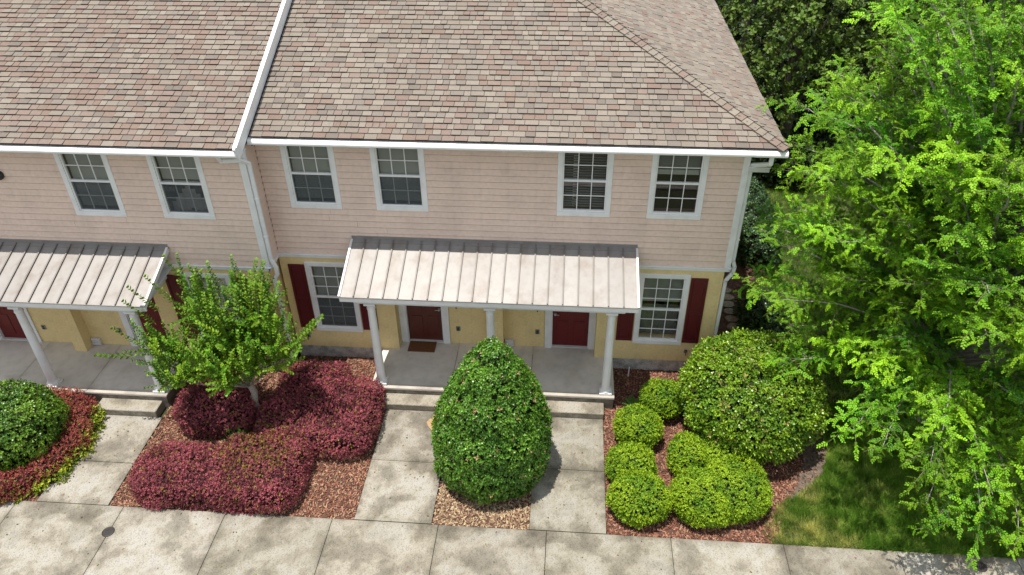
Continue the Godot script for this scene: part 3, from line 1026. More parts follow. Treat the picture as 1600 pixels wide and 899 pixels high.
func elm(at: Vector3) -> void:
	var o := base("elm_tree", at)
	var trunk := MB.new()
	var axis := [Vector3(0, -0.1, 0), Vector3(-0.03, 0.9, 0), Vector3(-0.12, 1.9, -0.05), Vector3(0.0, 3.2, -0.15), Vector3(0.1, 4.8, -0.3), Vector3(0.05, 6.6, -0.35), Vector3(0.0, 8.4, -0.4)]
	trunk.tube(axis, [0.24, 0.19, 0.17, 0.14, 0.10, 0.06, 0.02], 10)
	var wood := MB.new()
	var spots := []
	var cols := []
	var centre := Vector3(0.25, 5.1, -0.45)
	var R := Vector3(4.15, 5.3, 5.2)
	var count := 235
	var low_ends := [Vector3(-1.7, 1.6, 4.5), Vector3(-1.4, 1.3, 4.75), Vector3(-2.4, 2.2, 3.5), Vector3(-0.9, 1.5, 4.8), Vector3(-0.3, 1.4, 5.0), Vector3(0.6, 1.7, 5.0), Vector3(-2.8, 2.1, 3.0), Vector3(-2.0, 2.6, 4.2), Vector3(-1.1, 2.4, 4.9), Vector3(-3.7, 2.2, 1.3), Vector3(-3.5, 2.6, 0.6), Vector3(-1.9, 3.2, 4.0), Vector3(0.1, 2.6, 5.2), Vector3(-2.9, 1.8, 0.9), Vector3(-4.15, 3.0, 0.0), Vector3(-3.95, 5.6, -0.6), Vector3(-4.05, 4.3, 0.1), Vector3(-3.7, 6.4, -1.9), Vector3(-3.9, 3.5, 0.9), Vector3(-4.0, 2.6, -0.9)]
	for i in count + low_ends.size():
		var z := 1.0 - 1.52 * (i + 0.5) / count
		var a := i * 2.399963 + rnd(-0.25, 0.25)
		z = max(z, -0.55)
		var d := Vector3(sqrt(max(0.0, 1 - z * z)) * cos(a), z, sqrt(max(0.0, 1 - z * z)) * sin(a))
		var az := absf(angle_difference(atan2(d.z, d.x), 2.42))
		var reach := (rnd(0.82, 1.05) if i % 4 else rnd(0.5, 0.8)) * (1.0 - 0.26 * exp(-az * az / 0.18) * (1.0 - absf(d.y)))
		var end := centre + d * R * reach
		if end.y < 1.3: end.y = 1.3 + rnd(0, 0.5)
		if i >= count: end = low_ends[i - count] - Vector3(0, -0.1, 0.3 if low_ends[i - count].z < 4.4 else 0.65)
		var sy: float = clamp(end.y * 0.55 - 0.5 + rnd(-0.4, 0.4), 1.5, 7.6)
		var start := Vector3.ZERO
		for k in axis.size() - 1:
			if sy >= axis[k].y and sy < axis[k + 1].y:
				start = axis[k].lerp(axis[k + 1], (sy - axis[k].y) / (axis[k + 1].y - axis[k].y))
		var len := start.distance_to(end)
		var ctrl := start.lerp(end, 0.55) + Vector3(rnd(-0.4, 0.4), len * 0.24, rnd(-0.4, 0.4))
		var path := []
		var rad := []
		for k in 11:
			var t := k / 10.0
			path.append(bez(start, ctrl, end, t) + Vector3(rnd(-1, 1), rnd(-1, 1), rnd(-1, 1)) * 0.03 * t * len * 0.3)
			rad.append((0.010 + 0.007 * len) * (1.0 - 0.9 * t))
		wood.tube(path, rad, 5)
		if end.x > 3.7: continue
		var hue := rnd(0.0, 1.0)
		var tone := rnd(0.65, 1.3)
		var subs := 30
		for j in subs:
			var t := lerpf(0.30, 1.0, (j + rng.randf()) / subs)
			var p := bez(start, ctrl, end, t)
			var tan := (bez(start, ctrl, end, min(t + 0.05, 1.0)) - bez(start, ctrl, end, t - 0.05)).normalized()
			var side := tan.cross(Vector3.UP).normalized() * (1.0 if j % 2 else -1.0)
			var dir := (tan * rnd(0.5, 1.1) + side * rnd(0.3, 1.0) + Vector3(rnd(-0.5, 0.5), rnd(-0.4, 0.8), rnd(-0.5, 0.5))).normalized()
			var l := rnd(0.3, 0.95) * (1.15 - 0.45 * t)
			var tip := p + dir * l + Vector3(0, -0.28 * l * l, 0)
			var mid := p + dir * l * 0.55 + Vector3(0, 0.06, 0)
			wood.tube([p, bez(p, mid, tip, 0.5), tip], [0.007, 0.005, 0.002], 4, Color(0.55, 0.5, 0.42))
			var sprays := int(l / 0.055)
			for k in sprays + 1:
				var u := (k + 0.6) / (sprays + 0.6)
				var q := bez(p, mid, tip, min(u, 1.0))
				var td := (bez(p, mid, tip, min(u + 0.1, 1.0)) - bez(p, mid, tip, u - 0.1)).normalized()
				var sd := td.cross(Vector3.UP).normalized() * (1.0 if k % 2 else -1.0)
				var yy := (td * rnd(0.5, 1.1) + sd * (rnd(0.5, 1.0) if k < sprays else 0.0) + Vector3(rnd(-0.9, 0.9), rnd(-0.8, 0.7), rnd(-0.9, 0.9))).normalized()
				var zz := (Vector3.UP + Vector3(rnd(-0.9, 0.9), 0, rnd(-0.9, 0.9)))
				zz = (zz - yy * zz.dot(yy)).normalized()
				var s := rnd(0.55, 1.25)
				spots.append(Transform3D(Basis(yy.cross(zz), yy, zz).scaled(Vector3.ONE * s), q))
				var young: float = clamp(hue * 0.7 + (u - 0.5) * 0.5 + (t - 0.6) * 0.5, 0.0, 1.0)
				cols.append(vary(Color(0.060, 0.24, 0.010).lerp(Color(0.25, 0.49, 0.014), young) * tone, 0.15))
	put("trunk", trunk.mesh(), M.bark, o)
	tag(put("branches", wood.mesh(), M.pale_bark, o), "", "", "", "stuff")
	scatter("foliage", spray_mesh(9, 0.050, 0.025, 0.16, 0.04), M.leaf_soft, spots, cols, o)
	tag(o, "large bright green elm tree with drooping feathery branches beside the house", "tree")

func crape_myrtle() -> void:
	var b := Vector3(-0.30, 0, 2.16)
	var o := base("crape_myrtle_tree", b)
	var tr := MB.new()
	tr.tube([Vector3(0.03, -0.1, 0.03), Vector3(0.01, 0.12, 0.0), Vector3(-0.02, 0.42, 0.0), Vector3(0.02, 0.72, -0.02), Vector3(-0.02, 0.98, 0.0)], [0.095, 0.08, 0.075, 0.076, 0.075], 9)
	var ends := [Vector3(-1.7, 2.15, 0.5), Vector3(-0.9, 3.0, -0.2), Vector3(-0.35, 3.2, 0.25), Vector3(0.2, 3.1, -0.35), Vector3(0.75, 3.0, 0.15), Vector3(1.15, 2.3, 0.3), Vector3(-1.3, 1.6, 0.9), Vector3(0.55, 2.0, 0.8), Vector3(-0.5, 2.2, 0.85), Vector3(-1.0, 2.3, -0.7), Vector3(0.5, 2.5, -0.7), Vector3(-0.1, 2.6, 0.6), Vector3(0.05, 1.75, 1.0), Vector3(-1.6, 1.55, 0.0)]
	var spots := []
	var cols := []
	var small := MB.new()
	for E0 in ends:
		var E_: Vector3 = (E0 + Vector3(0, 0.22, 0)) * Vector3(0.96, 1.04, 0.95)
		var s := Vector3(-0.02, 0.95, 0.0)
		var c: Vector3 = s + Vector3(E_.x * 0.55, (E_.y - 0.92) * 0.30, E_.z * 0.55)
		var path := []
		var rad := []
		for k in 8:
			var t := k / 7.0
			path.append(bez(s, c, E_, t))
			rad.append(0.033 * (1.0 - 0.85 * t))
		tr.tube(path, rad, 6)
		for j in 100:
			var t := rnd(0.30, 1.0)
			var p := bez(s, c, E_, t)
			var out := Vector3(p.x, 0, p.z)
			var y := Vector3(rnd(-1, 1), 0, rnd(-1, 1)) * 0.9 + out * 0.35 + Vector3(0, rnd(0.15, 1.3), 0)
			if t > 0.93: y = Vector3(rnd(-0.3, 0.3) + out.x * 0.15, 1.2, rnd(-0.3, 0.3) + out.z * 0.1)
			y = y.normalized()
			var x := y.cross(Vector3(0.3, 0.1, 0.9)).normalized()
			var sc := rnd(0.6, 1.15)
			p += Vector3(rnd(-1, 1), rnd(-1, 1), rnd(-1, 1)) * 0.2
			if p.y < 1.9 - 0.3 * Vector2(p.x, p.z).length(): continue
			spots.append(Transform3D(Basis(x, y, x.cross(y)).rotated(y, rnd(0, TAU)).scaled(Vector3.ONE * sc), p))
			cols.append(vary(Color(0.07, 0.20, 0.012).lerp(Color(0.19, 0.32, 0.02), rng.randf() * 0.8), 0.2, 0.06))
	for tip in [Vector3(-0.95, 3.55, -0.15), Vector3(-0.62, 3.35, 0.1), Vector3(-0.15, 3.5, 0.0), Vector3(0.62, 3.55, -0.1), Vector3(0.78, 3.6, 0.0), Vector3(1.0, 3.2, 0.1), Vector3(1.55, 2.5, 0.3), Vector3(1.75, 2.7, 0.35), Vector3(-2.5, 1.75, 0.35), Vector3(-2.1, 2.15, 0.3), Vector3(-1.9, 2.6, 0.0), Vector3(-1.7, 2.95, 0.0), Vector3(0.3, 3.1, 0.2), Vector3(-1.3, 3.2, 0.0), Vector3(1.3, 2.0, 0.5)]:
		var y: Vector3 = (Vector3(tip.x * 0.45, 0.9, tip.z * 0.3)).normalized() if tip.y > 1.8 else Vector3(-1.0, 0.12, 0.15).normalized()
		var x := y.cross(Vector3(0.3, 0.1, 0.9)).normalized()
		spots.append(Transform3D(Basis(x, y, x.cross(y)).scaled(Vector3.ONE * 1.35), tip + Vector3(0, 0.22, 0) - y * 0.3))
		cols.append(vary(Color(0.12, 0.24, 0.02), 0.15))
	put("trunk", tr.mesh(), M.bark, o)
	scatter("foliage", shoot_mesh(13, 0.085, 0.048, 0.58), M.leaf, spots, cols, o)
	tag(o, "small crape myrtle tree with upright leafy shoots and a bare grey trunk", "tree")

func far_tree(at: Vector3, label: String, lobes: Array, tone: Color, m: Mesh) -> void:
	var o := base("shade_tree", at)
	var tr := MB.new()
	tr.tube([Vector3(0, -0.2, 0), Vector3(0.1, 1.5, 0), Vector3(-0.1, 3.5, 0.1), Vector3(0, 5.5, 0)], [0.26, 0.2, 0.16, 0.08], 8)
	var spots := []
	var cols := []
	for L in lobes:
		tr.tube([Vector3(0, 1.8, 0), Vector3(0, 2.8, 0).lerp(L[0], 0.5), L[0]], [0.1, 0.06, 0.02], 5)
		for k in int(L[1].x * L[1].z * 110):
			var z := rnd(-0.5, 1)
			var a := rnd(0, TAU)
			var d := Vector3(sqrt(1 - z * z) * cos(a), z, sqrt(1 - z * z) * sin(a))
			var p: Vector3 = L[0] + d * L[1] * pow(rnd(0.25, 1.0), 0.4)
			spots.append(Transform3D(facing(d + Vector3(0, 0.5, 0), 0.6).scaled(Vector3.ONE * rnd(0.7, 1.4)), p))
			cols.append(vary(tone, 0.55, 0.12))
	put("trunk", tr.mesh(), M.dark_bark, o)
	scatter("foliage", m, M.leaf, spots, cols, o)
	tag(o, label, "tree", "dark trees behind the house")

func chips_on(bed: Node3D, poly: PackedVector2Array, per_m2: float, palette: Array, y := 0.0) -> void:
	var m := MB.new()
	m.box(Vector3.ZERO, Vector3(0.050, 0.006, 0.018), Color.WHITE, 0.0)
	var lo := Vector2(1e9, 1e9)
	var hi := -lo
	for p in poly:
		lo = lo.min(p)
		hi = hi.max(p)
	var spots := []
	var cols := []
	var n := int((hi.x - lo.x) * (hi.y - lo.y) * per_m2)
	for k in n:
		var q := Vector2(rnd(lo.x, hi.x), rnd(lo.y, hi.y))
		if not Geometry2D.is_point_in_polygon(q, poly): continue
		var B := Basis(Vector3.UP, rnd(0, TAU)) * Basis(Vector3(rnd(-1, 1), 0, rnd(-1, 1)).normalized(), rnd(-0.5, 0.5))
		spots.append(Transform3D(B.scaled(Vector3(rnd(0.5, 1.3), 1, rnd(0.6, 1.7))), Vector3(q.x, y + rnd(0.0, 0.02), q.y)))
		cols.append(vary(palette[rng.randi() % palette.size()], 0.3))
	scatter("bark_chips", m.mesh(), M.chips, spots, cols, bed)

func bed(called: String, pts: Array, m: Material, y: float, chips: float, palette: Array) -> Node3D:
	var b := MB.new()
	var pv := PackedVector2Array(pts)
	var tri := Geometry2D.triangulate_polygon(pv)
	for k in range(0, tri.size(), 3):
		b.poly([Vector3(pv[tri[k]].x, 0, pv[tri[k]].y), Vector3(pv[tri[k + 1]].x, 0, pv[tri[k + 1]].y), Vector3(pv[tri[k + 2]].x, 0, pv[tri[k + 2]].y)], Vector3.UP)
	var o := base(called)
	o.set_meta("kind", "structure")
	put("bed_surface", b.mesh(), m, o, Transform3D(Basis(), Vector3(0, y, 0)))
	if chips > 0.0:
		chips_on(o, pv, chips, palette, y + 0.006)
	return o

func worn_top(s: MB, x0: float, x1: float, z0: float, z1: float, top: float, tone: Color, amount: float, off: Vector3, exposed := 0.0) -> void:   # a worn slab surface: grime gathers along the joints in an uneven margin
	var grime := FastNoiseLite.new()
	grime.seed = 77
	grime.frequency = 0.9
	grime.fractal_octaves = 5
	grime.fractal_gain = 0.65
	var nx := int((x1 - x0) / 0.08)
	var nz := int((z1 - z0) / 0.08)
	var rows := []
	for a in nz + 1:
		var line := []
		for b in nx + 1:
			line.append(Vector3(lerpf(x0, x1, b / float(nx)), top, lerpf(z1, z0, a / float(nz))))
		rows.append(line)
	s.grid_of(rows, func(p):
		var edge: float = min(min(p.x - x0, x1 - p.x), min(p.z - z0, z1 - p.z))
		var g := 0.5 + 0.5 * grime.get_noise_2d(p.x + off.x, p.z + off.z)
		var k: float = 1.0 - amount * ((0.42 * g) * exp(-edge / (0.03 + 0.22 * g * g)) + 0.20 * smoothstep(0.5, 0.72, g))
		if exposed > 0.0: k *= 1.0 - 0.36 * (0.6 + 0.8 * g) * smoothstep(exposed + 0.06, exposed * 0.6, z1 - p.z)   # rain stain past the drip line, darkened further to tame its sunlit glare
		return Color(tone.r * k, tone.g * k * (0.99 if k < 0.9 else 1.0), tone.b * k * (0.96 if k < 0.9 else 1.0)), false)

func slabs(called: String, label: String, cuts_x: Array, z0: float, z1: float, cuts_z: Array, m: Material) -> void:
	var o := base(called)
	tag(o, label, "", "", "structure")
	var zs := [z0] + cuts_z + [z1]
	for i in cuts_x.size() - 1:
		for j in zs.size() - 1:
			var s := MB.new()
			var t := rnd(0.84, 1.10)
			var tone := Color(t, t * rnd(0.985, 1.0), t * rnd(0.95, 1.0))
			var top := rnd(-0.002, 0.003)
			s.span(Vector3(cuts_x[i] + 0.006, -0.10, zs[j] + 0.006), Vector3(cuts_x[i + 1] - 0.006, top - 0.004, zs[j + 1] - 0.006), tone * 0.7, 0.0)
			worn_top(s, cuts_x[i] + 0.006, cuts_x[i + 1] - 0.006, zs[j] + 0.006, zs[j + 1] - 0.006, top, tone, 1.0, Vector3.ZERO)
			put("concrete_slab", s.mesh(), m, o)

# ---------------------------------------------------------------- the place
func _ready() -> void:
	rng.seed = 20240611
	var cam := Camera3D.new()
	cam.name = "camera"
	cam.fov = 41.31
	cam.near = 0.1
	cam.far = 900.0
	add_child(cam)
	cam.transform = Transform3D(Basis(Vector3(0.99710258, -0.00950261, -0.07547281), Vector3(-0.03639819, 0.81161337, -0.58305996), Vector3(0.06679533, 0.58411766, 0.8089159)), Vector3(6.54124, 12.56976, 14.1786))
	cam.current = true
	var sky_m := ProceduralSkyMaterial.new()
	sky_m.sky_top_color = Color(0.86, 0.89, 0.93)
	sky_m.sky_horizon_color = Color(0.95, 0.95, 0.95)
	sky_m.sky_curve = 0.2
	sky_m.sky_energy_multiplier = 0.92
	sky_m.ground_bottom_color = Color(0.45, 0.45, 0.42)
	sky_m.ground_horizon_color = Color(0.7, 0.72, 0.72)
	sky_m.sun_angle_max = 4.0
	var env := Environment.new()
	env.background_mode = Environment.BG_SKY
	env.sky = Sky.new()
	env.sky.sky_material = sky_m
	env.tonemap_mode = Environment.TONE_MAPPER_LINEAR
	env.tonemap_exposure = 1.36
	env.sdfgi_enabled = true
	env.ssao_enabled = true
	env.ssil_enabled = true
	var we := WorldEnvironment.new()
	we.name = "sky"
	we.environment = env
	add_child(we)
	var sun := DirectionalLight3D.new()
	sun.name = "sun"
	sun.light_energy = 1.6
	sun.light_color = Color(1.0, 0.97, 0.925)
	sun.light_angular_distance = 0.5
	sun.shadow_enabled = true
	add_child(sun)
	sun.look_at_from_position(Vector3.ZERO, Vector3(0.17, -1.0, -0.072), Vector3(0, 0, 1))
	materials()

	# ---- ground, paving
	var gm := MB.new()
	gm.poly([Vector3(-400, -0.08, -400), Vector3(400, -0.08, -400), Vector3(400, -0.08, 400), Vector3(-400, -0.08, 400)], Vector3.UP)
	tag(put("ground", gm.mesh(), M.lawn_soil), "", "", "", "structure")
	var cx := []
	for k in 16: cx.append(-10.93 + k * 2.163)
	slabs("sidewalk", "wide pale concrete sidewalk of square slabs along the front beds", [-10.9, -8.75, -6.6, -4.44, -2.18, -0.05, 2.13, 4.26, 6.39, 8.79, 10.92, 13.03, 15.2, 17.4, 19.6, 21.8], 4.845, 6.75, [], M.concrete)
	slabs("walkway", "stained concrete walkway to the reddish brown door", [2.56, 4.12], 1.757, 4.84, [3.28], M.concrete)
	slabs("walkway", "damp stained concrete walkway right of the cone shaped bush", [6.045, 7.556], 1.757, 4.84, [3.28], M.concrete)
	slabs("walkway", "pale concrete walkway beside the left purple hedge", [-4.05, -2.52], 2.36, 4.84, [3.73], M.concrete)
	var st := MB.new()
	st.span(Vector3(-60, -0.2, 9.6), Vector3(60, -0.12, 16.6))
	tag(put("street", st.mesh(), M.asphalt), "", "", "", "structure")
	var kb := MB.new()
	kb.span(Vector3(-60, -0.3, 9.3), Vector3(60, 0.0, 9.6), Color.WHITE, 0.02)
	tag(put("kerb", kb.mesh(), M.concrete), "", "", "", "structure")

	# ---- the two townhouse units
	tag(townhouse("townhouse", Vector3.ZERO, 10.16, true), "pink sided townhouse with hipped grey tan roof right of the white rake board", "house", "attached townhouse units")
	tag(townhouse("townhouse", Vector3(-10.3, 0, 0.6), 10.3, false), "pink sided townhouse standing forward at the left under a reddish gabled roof", "house", "attached townhouse units")

	# ---- beds
	var red := [Color(0.20, 0.075, 0.043), Color(0.14, 0.048, 0.028), Color(0.25, 0.12, 0.075), Color(0.08, 0.032, 0.022), Color(0.29, 0.17, 0.115)]
	var tanp := [Color(0.32, 0.235, 0.14), Color(0.26, 0.18, 0.105), Color(0.36, 0.285, 0.18), Color(0.17, 0.10, 0.06), Color(0.2, 0.115, 0.075)]
	var mixp := red + red + [Color(0.30, 0.20, 0.12), Color(0.26, 0.15, 0.09)]
	bed("mulch_bed", [Vector2(7.566, 1.37), Vector2(7.80, 1.40), Vector2(7.80, -0.02), Vector2(10.1, -0.02), Vector2(11.2, 0.3), Vector2(12.0, 1.6), Vector2(11.75, 2.9), Vector2(11.2, 3.9), Vector2(10.75, 4.83), Vector2(7.566, 4.83)], M.mulch_soil, -0.03, 900, red)
	bed("mulch_bed", [Vector2(0.0, -0.02), Vector2(2.155, -0.02), Vector2(2.155, 1.40), Vector2(2.55, 1.76), Vector2(2.55, 4.83), Vector2(-2.51, 4.83), Vector2(-2.51, 0.6), Vector2(0.0, 0.6)], M.mulch_soil, -0.03, 820, mixp)
	bed("mulch_bed", [Vector2(4.13, 1.76), Vector2(6.04, 1.76), Vector2(6.04, 4.83), Vector2(4.13, 4.83)], M.mulch_soil, -0.03, 1000, tanp)
	bed("mulch_bed", [Vector2(-10.5, 2.0), Vector2(-4.06, 2.0), Vector2(-4.06, 4.83), Vector2(-10.5, 4.83)], M.mulch_soil, -0.03, 400, red)
	bed("side_bed", [Vector2(10.1, -11.0), Vector2(11.9, -11.0), Vector2(12.3, -4.0), Vector2(12.6, -0.5), Vector2(11.2, 0.3), Vector2(10.1, -0.02)], M.mulch_soil, -0.034, 160, [Color(0.05, 0.03, 0.02), Color(0.09, 0.05, 0.035), Color(0.14, 0.07, 0.05)])
	var soil_edge := []
	for q in [[11.1, 4.0], [11.35, 3.45], [11.7, 2.9], [11.9, 2.3], [11.95, 1.5], [12.3, 1.3], [12.75, 1.7], [12.7, 2.3], [12.5, 2.7], [12.35, 3.1], [12.0, 3.4], [11.75, 3.75], [11.45, 3.9]]:
		soil_edge.append(Vector2(q[0], q[1]))
	var soil_fine := []
	for k in soil_edge.size():
		for j in 6:
			soil_fine.append(soil_edge[k].lerp(soil_edge[(k + 1) % soil_edge.size()], j / 6.0) + Vector2(rnd(-1, 1), rnd(-1, 1)) * 0.045)
	bed("bare_soil", soil_fine, M.bare_soil, -0.026, 160, [Color(0.06, 0.03, 0.02), Color(0.12, 0.06, 0.04), Color(0.2, 0.12, 0.08)])
	var sp := MB.new()
	var ring := []
	for k in 14:
		var a := TAU * k / 14
		ring.append(Vector3(cos(a) * 0.24 * (1 + 0.2 * sin(k * 2.1)), 0, sin(a) * 0.34 * (1 + 0.15 * cos(k * 1.7))))
	for k in 14:
		sp.poly([Vector3(0, 0.022, 0), ring[k], ring[(k + 1) % 14]], Vector3.UP)
	tag(put("sand_patch", sp.mesh(), M.sand, self, Transform3D(Basis(), Vector3(3.84, 0.003, 2.10))), "tan patch of spilled sand on the walkway behind the cone bush", "sand", "", "stuff")

	# ---- lawn
	var lawn := bed("lawn", [Vector2(10.75, 4.83), Vector2(11.2, 3.9), Vector2(11.9, 3.7), Vector2(12.55, 2.9), Vector2(12.7, 1.9), Vector2(12.0, 1.6), Vector2(11.2, 0.3), Vector2(12.6, -0.5), Vector2(12.3, -4.0), Vector2(11.9, -11.0), Vector2(26, -16.0), Vector2(26, 4.83)], M.lawn_soil, -0.04, 0, [])
	var tuft := MB.new()
	for k in 7:
		var a := k * 2.4
		var d := Vector3(cos(a) * rnd(0.2, 0.9), 1, sin(a) * rnd(0.2, 0.9)).normalized()
		var s := d.cross(Vector3(cos(a + 1.2), 0, sin(a + 1.2))).normalized() * 0.0045
		var r := Vector3(cos(a), 0, sin(a)) * 0.012
		var hgt := rnd(0.06, 0.13)
		tuft.poly([r - s, r + s, r + d * hgt], Vector3.UP)
	var spots := []
	var cols := []
	var dry := FastNoiseLite.new()
	dry.seed = 5
	dry.frequency = 0.7
	var clump := FastNoiseLite.new()
	clump.seed = 9
	clump.frequency = 2.6
	clump.fractal_octaves = 3
	var lawn_poly := PackedVector2Array([Vector2(10.45, 4.83), Vector2(11.0, 3.95), Vector2(11.55, 3.6), Vector2(12.1, 3.1), Vector2(12.4, 2.4), Vector2(12.4, 1.9), Vector2(11.9, 1.4), Vector2(11.2, 0.3), Vector2(12.6, -0.5), Vector2(12.3, -4.0), Vector2(11.9, -11.0), Vector2(19, -11.0), Vector2(19, 4.83)])
	for k in 90000:
		var q := Vector2(rnd(10.7, 18), rnd(-10.5, 4.83)) if k % 3 == 0 else Vector2(rnd(10.4, 16.5), rnd(1.0, 4.83))
		if not Geometry2D.is_point_in_polygon(q, lawn_poly): continue
		var d := dry.get_noise_2d(q.x, q.y)
		if q.x < 11.6 and q.y > 3.0 and rng.randf() < clamp((11.35 - q.x) * 1.2, 0.0, 0.93): continue
		var bald: float = clamp((12.5 - q.x) * 0.6 + d * 1.9, 0.0, 1.0)
		if rng.randf() < bald * 0.55: continue
		spots.append(Transform3D(Basis(Vector3.UP, rnd(0, TAU)).scaled(Vector3.ONE * rnd(0.6, 1.7)), Vector3(q.x, -0.038, q.y)))
		var cl := clump.get_noise_2d(q.x, q.y)
		cols.append(vary(Color(0.13, 0.29, 0.025).lerp(Color(0.48, 0.46, 0.14), clamp(bald * 0.6 + cl * 0.7 + rnd(-0.25, 0.25), 0.0, 1.0)), 0.3) * (1.0 + cl * 0.9))
	scatter("grass", tuft.mesh(), M.grass_blade, spots, cols, lawn)

	# ---- shrubs
	var t_holly := tuft_mesh(6, 0.055, 0.029, 0.2, 1.4, 0.06)
	var t_box := tuft_mesh(7, 0.034, 0.018, 0.2, 1.35, 0.05)
	var t_lor := tuft_mesh(8, 0.029, 0.015, 0.2, 1.35, 0.05)
	var t_big := tuft_mesh(6, 0.05, 0.030, 0.2, 1.4, 0.06)
	var t_far := tuft_mesh(9, 0.13, 0.07, 0.4, 1.4, 0.10)
	var green_d := Color(0.05, 0.14, 0.012)
	var green_m := Color(0.115, 0.26, 0.018)
	# cone bush: stacked lobes make the egg
	var cone := []
	for q in [[0.42, 1.11, 0.55], [0.78, 1.165, 0.85], [1.25, 1.11, 0.92], [1.72, 0.94, 0.98], [2.15, 0.67, 0.98], [2.62, 0.40, 0.70]]:
		cone.append([Vector3(5.165 + 0.03 * q[0], q[0], 3.27), Vector3(q[1], q[2], q[1]), 2.0])
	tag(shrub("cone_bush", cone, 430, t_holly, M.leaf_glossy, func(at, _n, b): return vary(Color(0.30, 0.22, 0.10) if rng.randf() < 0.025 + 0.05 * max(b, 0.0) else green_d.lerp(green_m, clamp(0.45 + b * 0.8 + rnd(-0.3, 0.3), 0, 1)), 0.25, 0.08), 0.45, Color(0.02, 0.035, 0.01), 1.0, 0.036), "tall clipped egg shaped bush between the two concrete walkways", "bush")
	var lime := Color(0.26, 0.395, 0.016)
	var limed := Color(0.085, 0.20, 0.012)
	var box_col := func(at, _n, b): return vary(limed.lerp(lime, clamp(0.6 + b * 0.9 + rnd(-0.35, 0.35), 0, 1)), 0.2, 0.05)
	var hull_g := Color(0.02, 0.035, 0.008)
	tag(shrub("boxwood_shrub", [[Vector3(8.28, 0.37, 2.30), Vector3(0.45, 0.36, 0.45), 2.1]], 1150, t_box, M.leaf, box_col, 0.75, hull_g, 1.0, 0.032, 2.5), "round lime green ball shrub nearest the right porch step", "shrub", "clipped lime green shrubs in the right bed")
	tag(shrub("boxwood_shrub", [[Vector3(8.88, 0.38, 1.38), Vector3(0.44, 0.37, 0.42), 2.0]], 1150, t_box, M.leaf, func(at, _n, b): return vary(limed.lerp(lime, clamp(0.35 + b * 0.9 + rnd(-0.35, 0.35), 0, 1)), 0.2, 0.05), 0.75, hull_g, 1.0, 0.032, 2.5), "round duller green ball shrub nearest the lower window wall", "shrub", "clipped lime green shrubs in the right bed")
	tag(shrub("boxwood_shrub", [[Vector3(8.07, 0.36, 3.40), Vector3(0.46, 0.36, 0.43), 2.2], [Vector3(8.20, 0.36, 4.22), Vector3(0.55, 0.40, 0.47), 2.2]], 1150, t_box, M.leaf, box_col, 0.75, hull_g, 1.0, 0.032, 2.2), "lime green double shrub at the sidewalk end of the right walkway", "shrub", "clipped lime green shrubs in the right bed")
	tag(shrub("boxwood_shrub", [[Vector3(9.28, 0.36, 3.02), Vector3(0.38, 0.34, 0.44), 2.1], [Vector3(9.95, 0.34, 2.95), Vector3(0.46, 0.36, 0.55), 2.1], [Vector3(9.46, 0.36, 4.12), Vector3(0.56, 0.40, 0.54), 2.3], [Vector3(10.12, 0.37, 3.85), Vector3(0.61, 0.41, 0.66), 2.2]], 1150, t_box, M.leaf, box_col, 0.75, hull_g, 1.0, 0.035, 1.8), "largest lime green shrub of several merged mounds in front of the big round bush", "shrub", "clipped lime green shrubs in the right bed")
	tag(shrub("round_bush", [[Vector3(10.68, 1.02, 1.80), Vector3(1.40, 1.08, 1.42), 2.15]], 500, t_big, M.leaf_glossy, func(at, _n, b): return vary(Color(0.26, 0.23, 0.07) if rng.randf() < 0.04 else Color(0.07, 0.165, 0.010).lerp(Color(0.19, 0.32, 0.016), clamp(0.5 + b * 0.9 + rnd(-0.4, 0.4), 0, 1)), 0.25, 0.06), 0.75, Color(0.02, 0.028, 0.008), 1.0, 0.07, 1.6), "big round yellow green bush at the right corner of the house", "bush")
	tag(shrub("round_bush", [[Vector3(-5.12, 0.70, 3.52), Vector3(0.93, 0.85, 0.93), 2.2]], 420, t_holly, M.leaf_glossy, func(at, _n, b): return vary(Color(0.045, 0.12, 0.010).lerp(Color(0.15, 0.28, 0.02), clamp(0.4 + b + rnd(-0.3, 0.3), 0, 1)), 0.25, 0.06), 0.5, Color(0.012, 0.022, 0.007), 1.0, 0.05), "dark green rounded bush at the left edge in front of the left porch", "bush")
	# purple hedges
	var plum := Color(0.085, 0.022, 0.028)
	var rose := Color(0.40, 0.098, 0.122)
	var olive := Color(0.22, 0.15, 0.03)
	var lor_col := func(at, _n, b): return vary((olive if rng.randf() < 0.06 + 0.5 * clamp(1.0 - Vector2(at.x - 0.3, at.z - 3.7).length() / 1.1, 0, 1) else plum.lerp(rose, clamp(0.45 + b * 0.6 + rnd(-0.45, 0.45), 0, 1))), 0.25, 0.05)
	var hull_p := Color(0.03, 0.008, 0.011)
	tag(shrub("purple_hedge", [[Vector3(-0.62, 0.26, 4.16), Vector3(1.46, 0.29, 0.64), 5.0], [Vector3(0.42, 0.26, 4.00), Vector3(0.88, 0.31, 0.80), 5.0], [Vector3(-1.35, 0.22, 4.22), Vector3(0.78, 0.27, 0.52), 4.0]], 1250, t_lor, M.leaf_purple, lor_col, 0.8, hull_p, 1.0, 0.055, 1.3), "long flat topped purple hedge along the sidewalk with olive patches", "hedge", "purple hedges in the front beds")
	tag(shrub("purple_hedge", [[Vector3(1.52, 0.27, 2.32), Vector3(1.0, 0.30, 1.02), 5.0], [Vector3(0.78, 0.25, 1.32), Vector3(0.74, 0.28, 0.62), 4.0], [Vector3(0.62, 0.25, 2.45), Vector3(0.72, 0.28, 0.75), 4.0]], 1250, t_lor, M.leaf_purple, lor_col, 0.8, hull_p, 1.0, 0.055, 1.3), "purple hedge block between the crape myrtle and the walkway to the reddish brown door", "hedge", "purple hedges in the front beds")
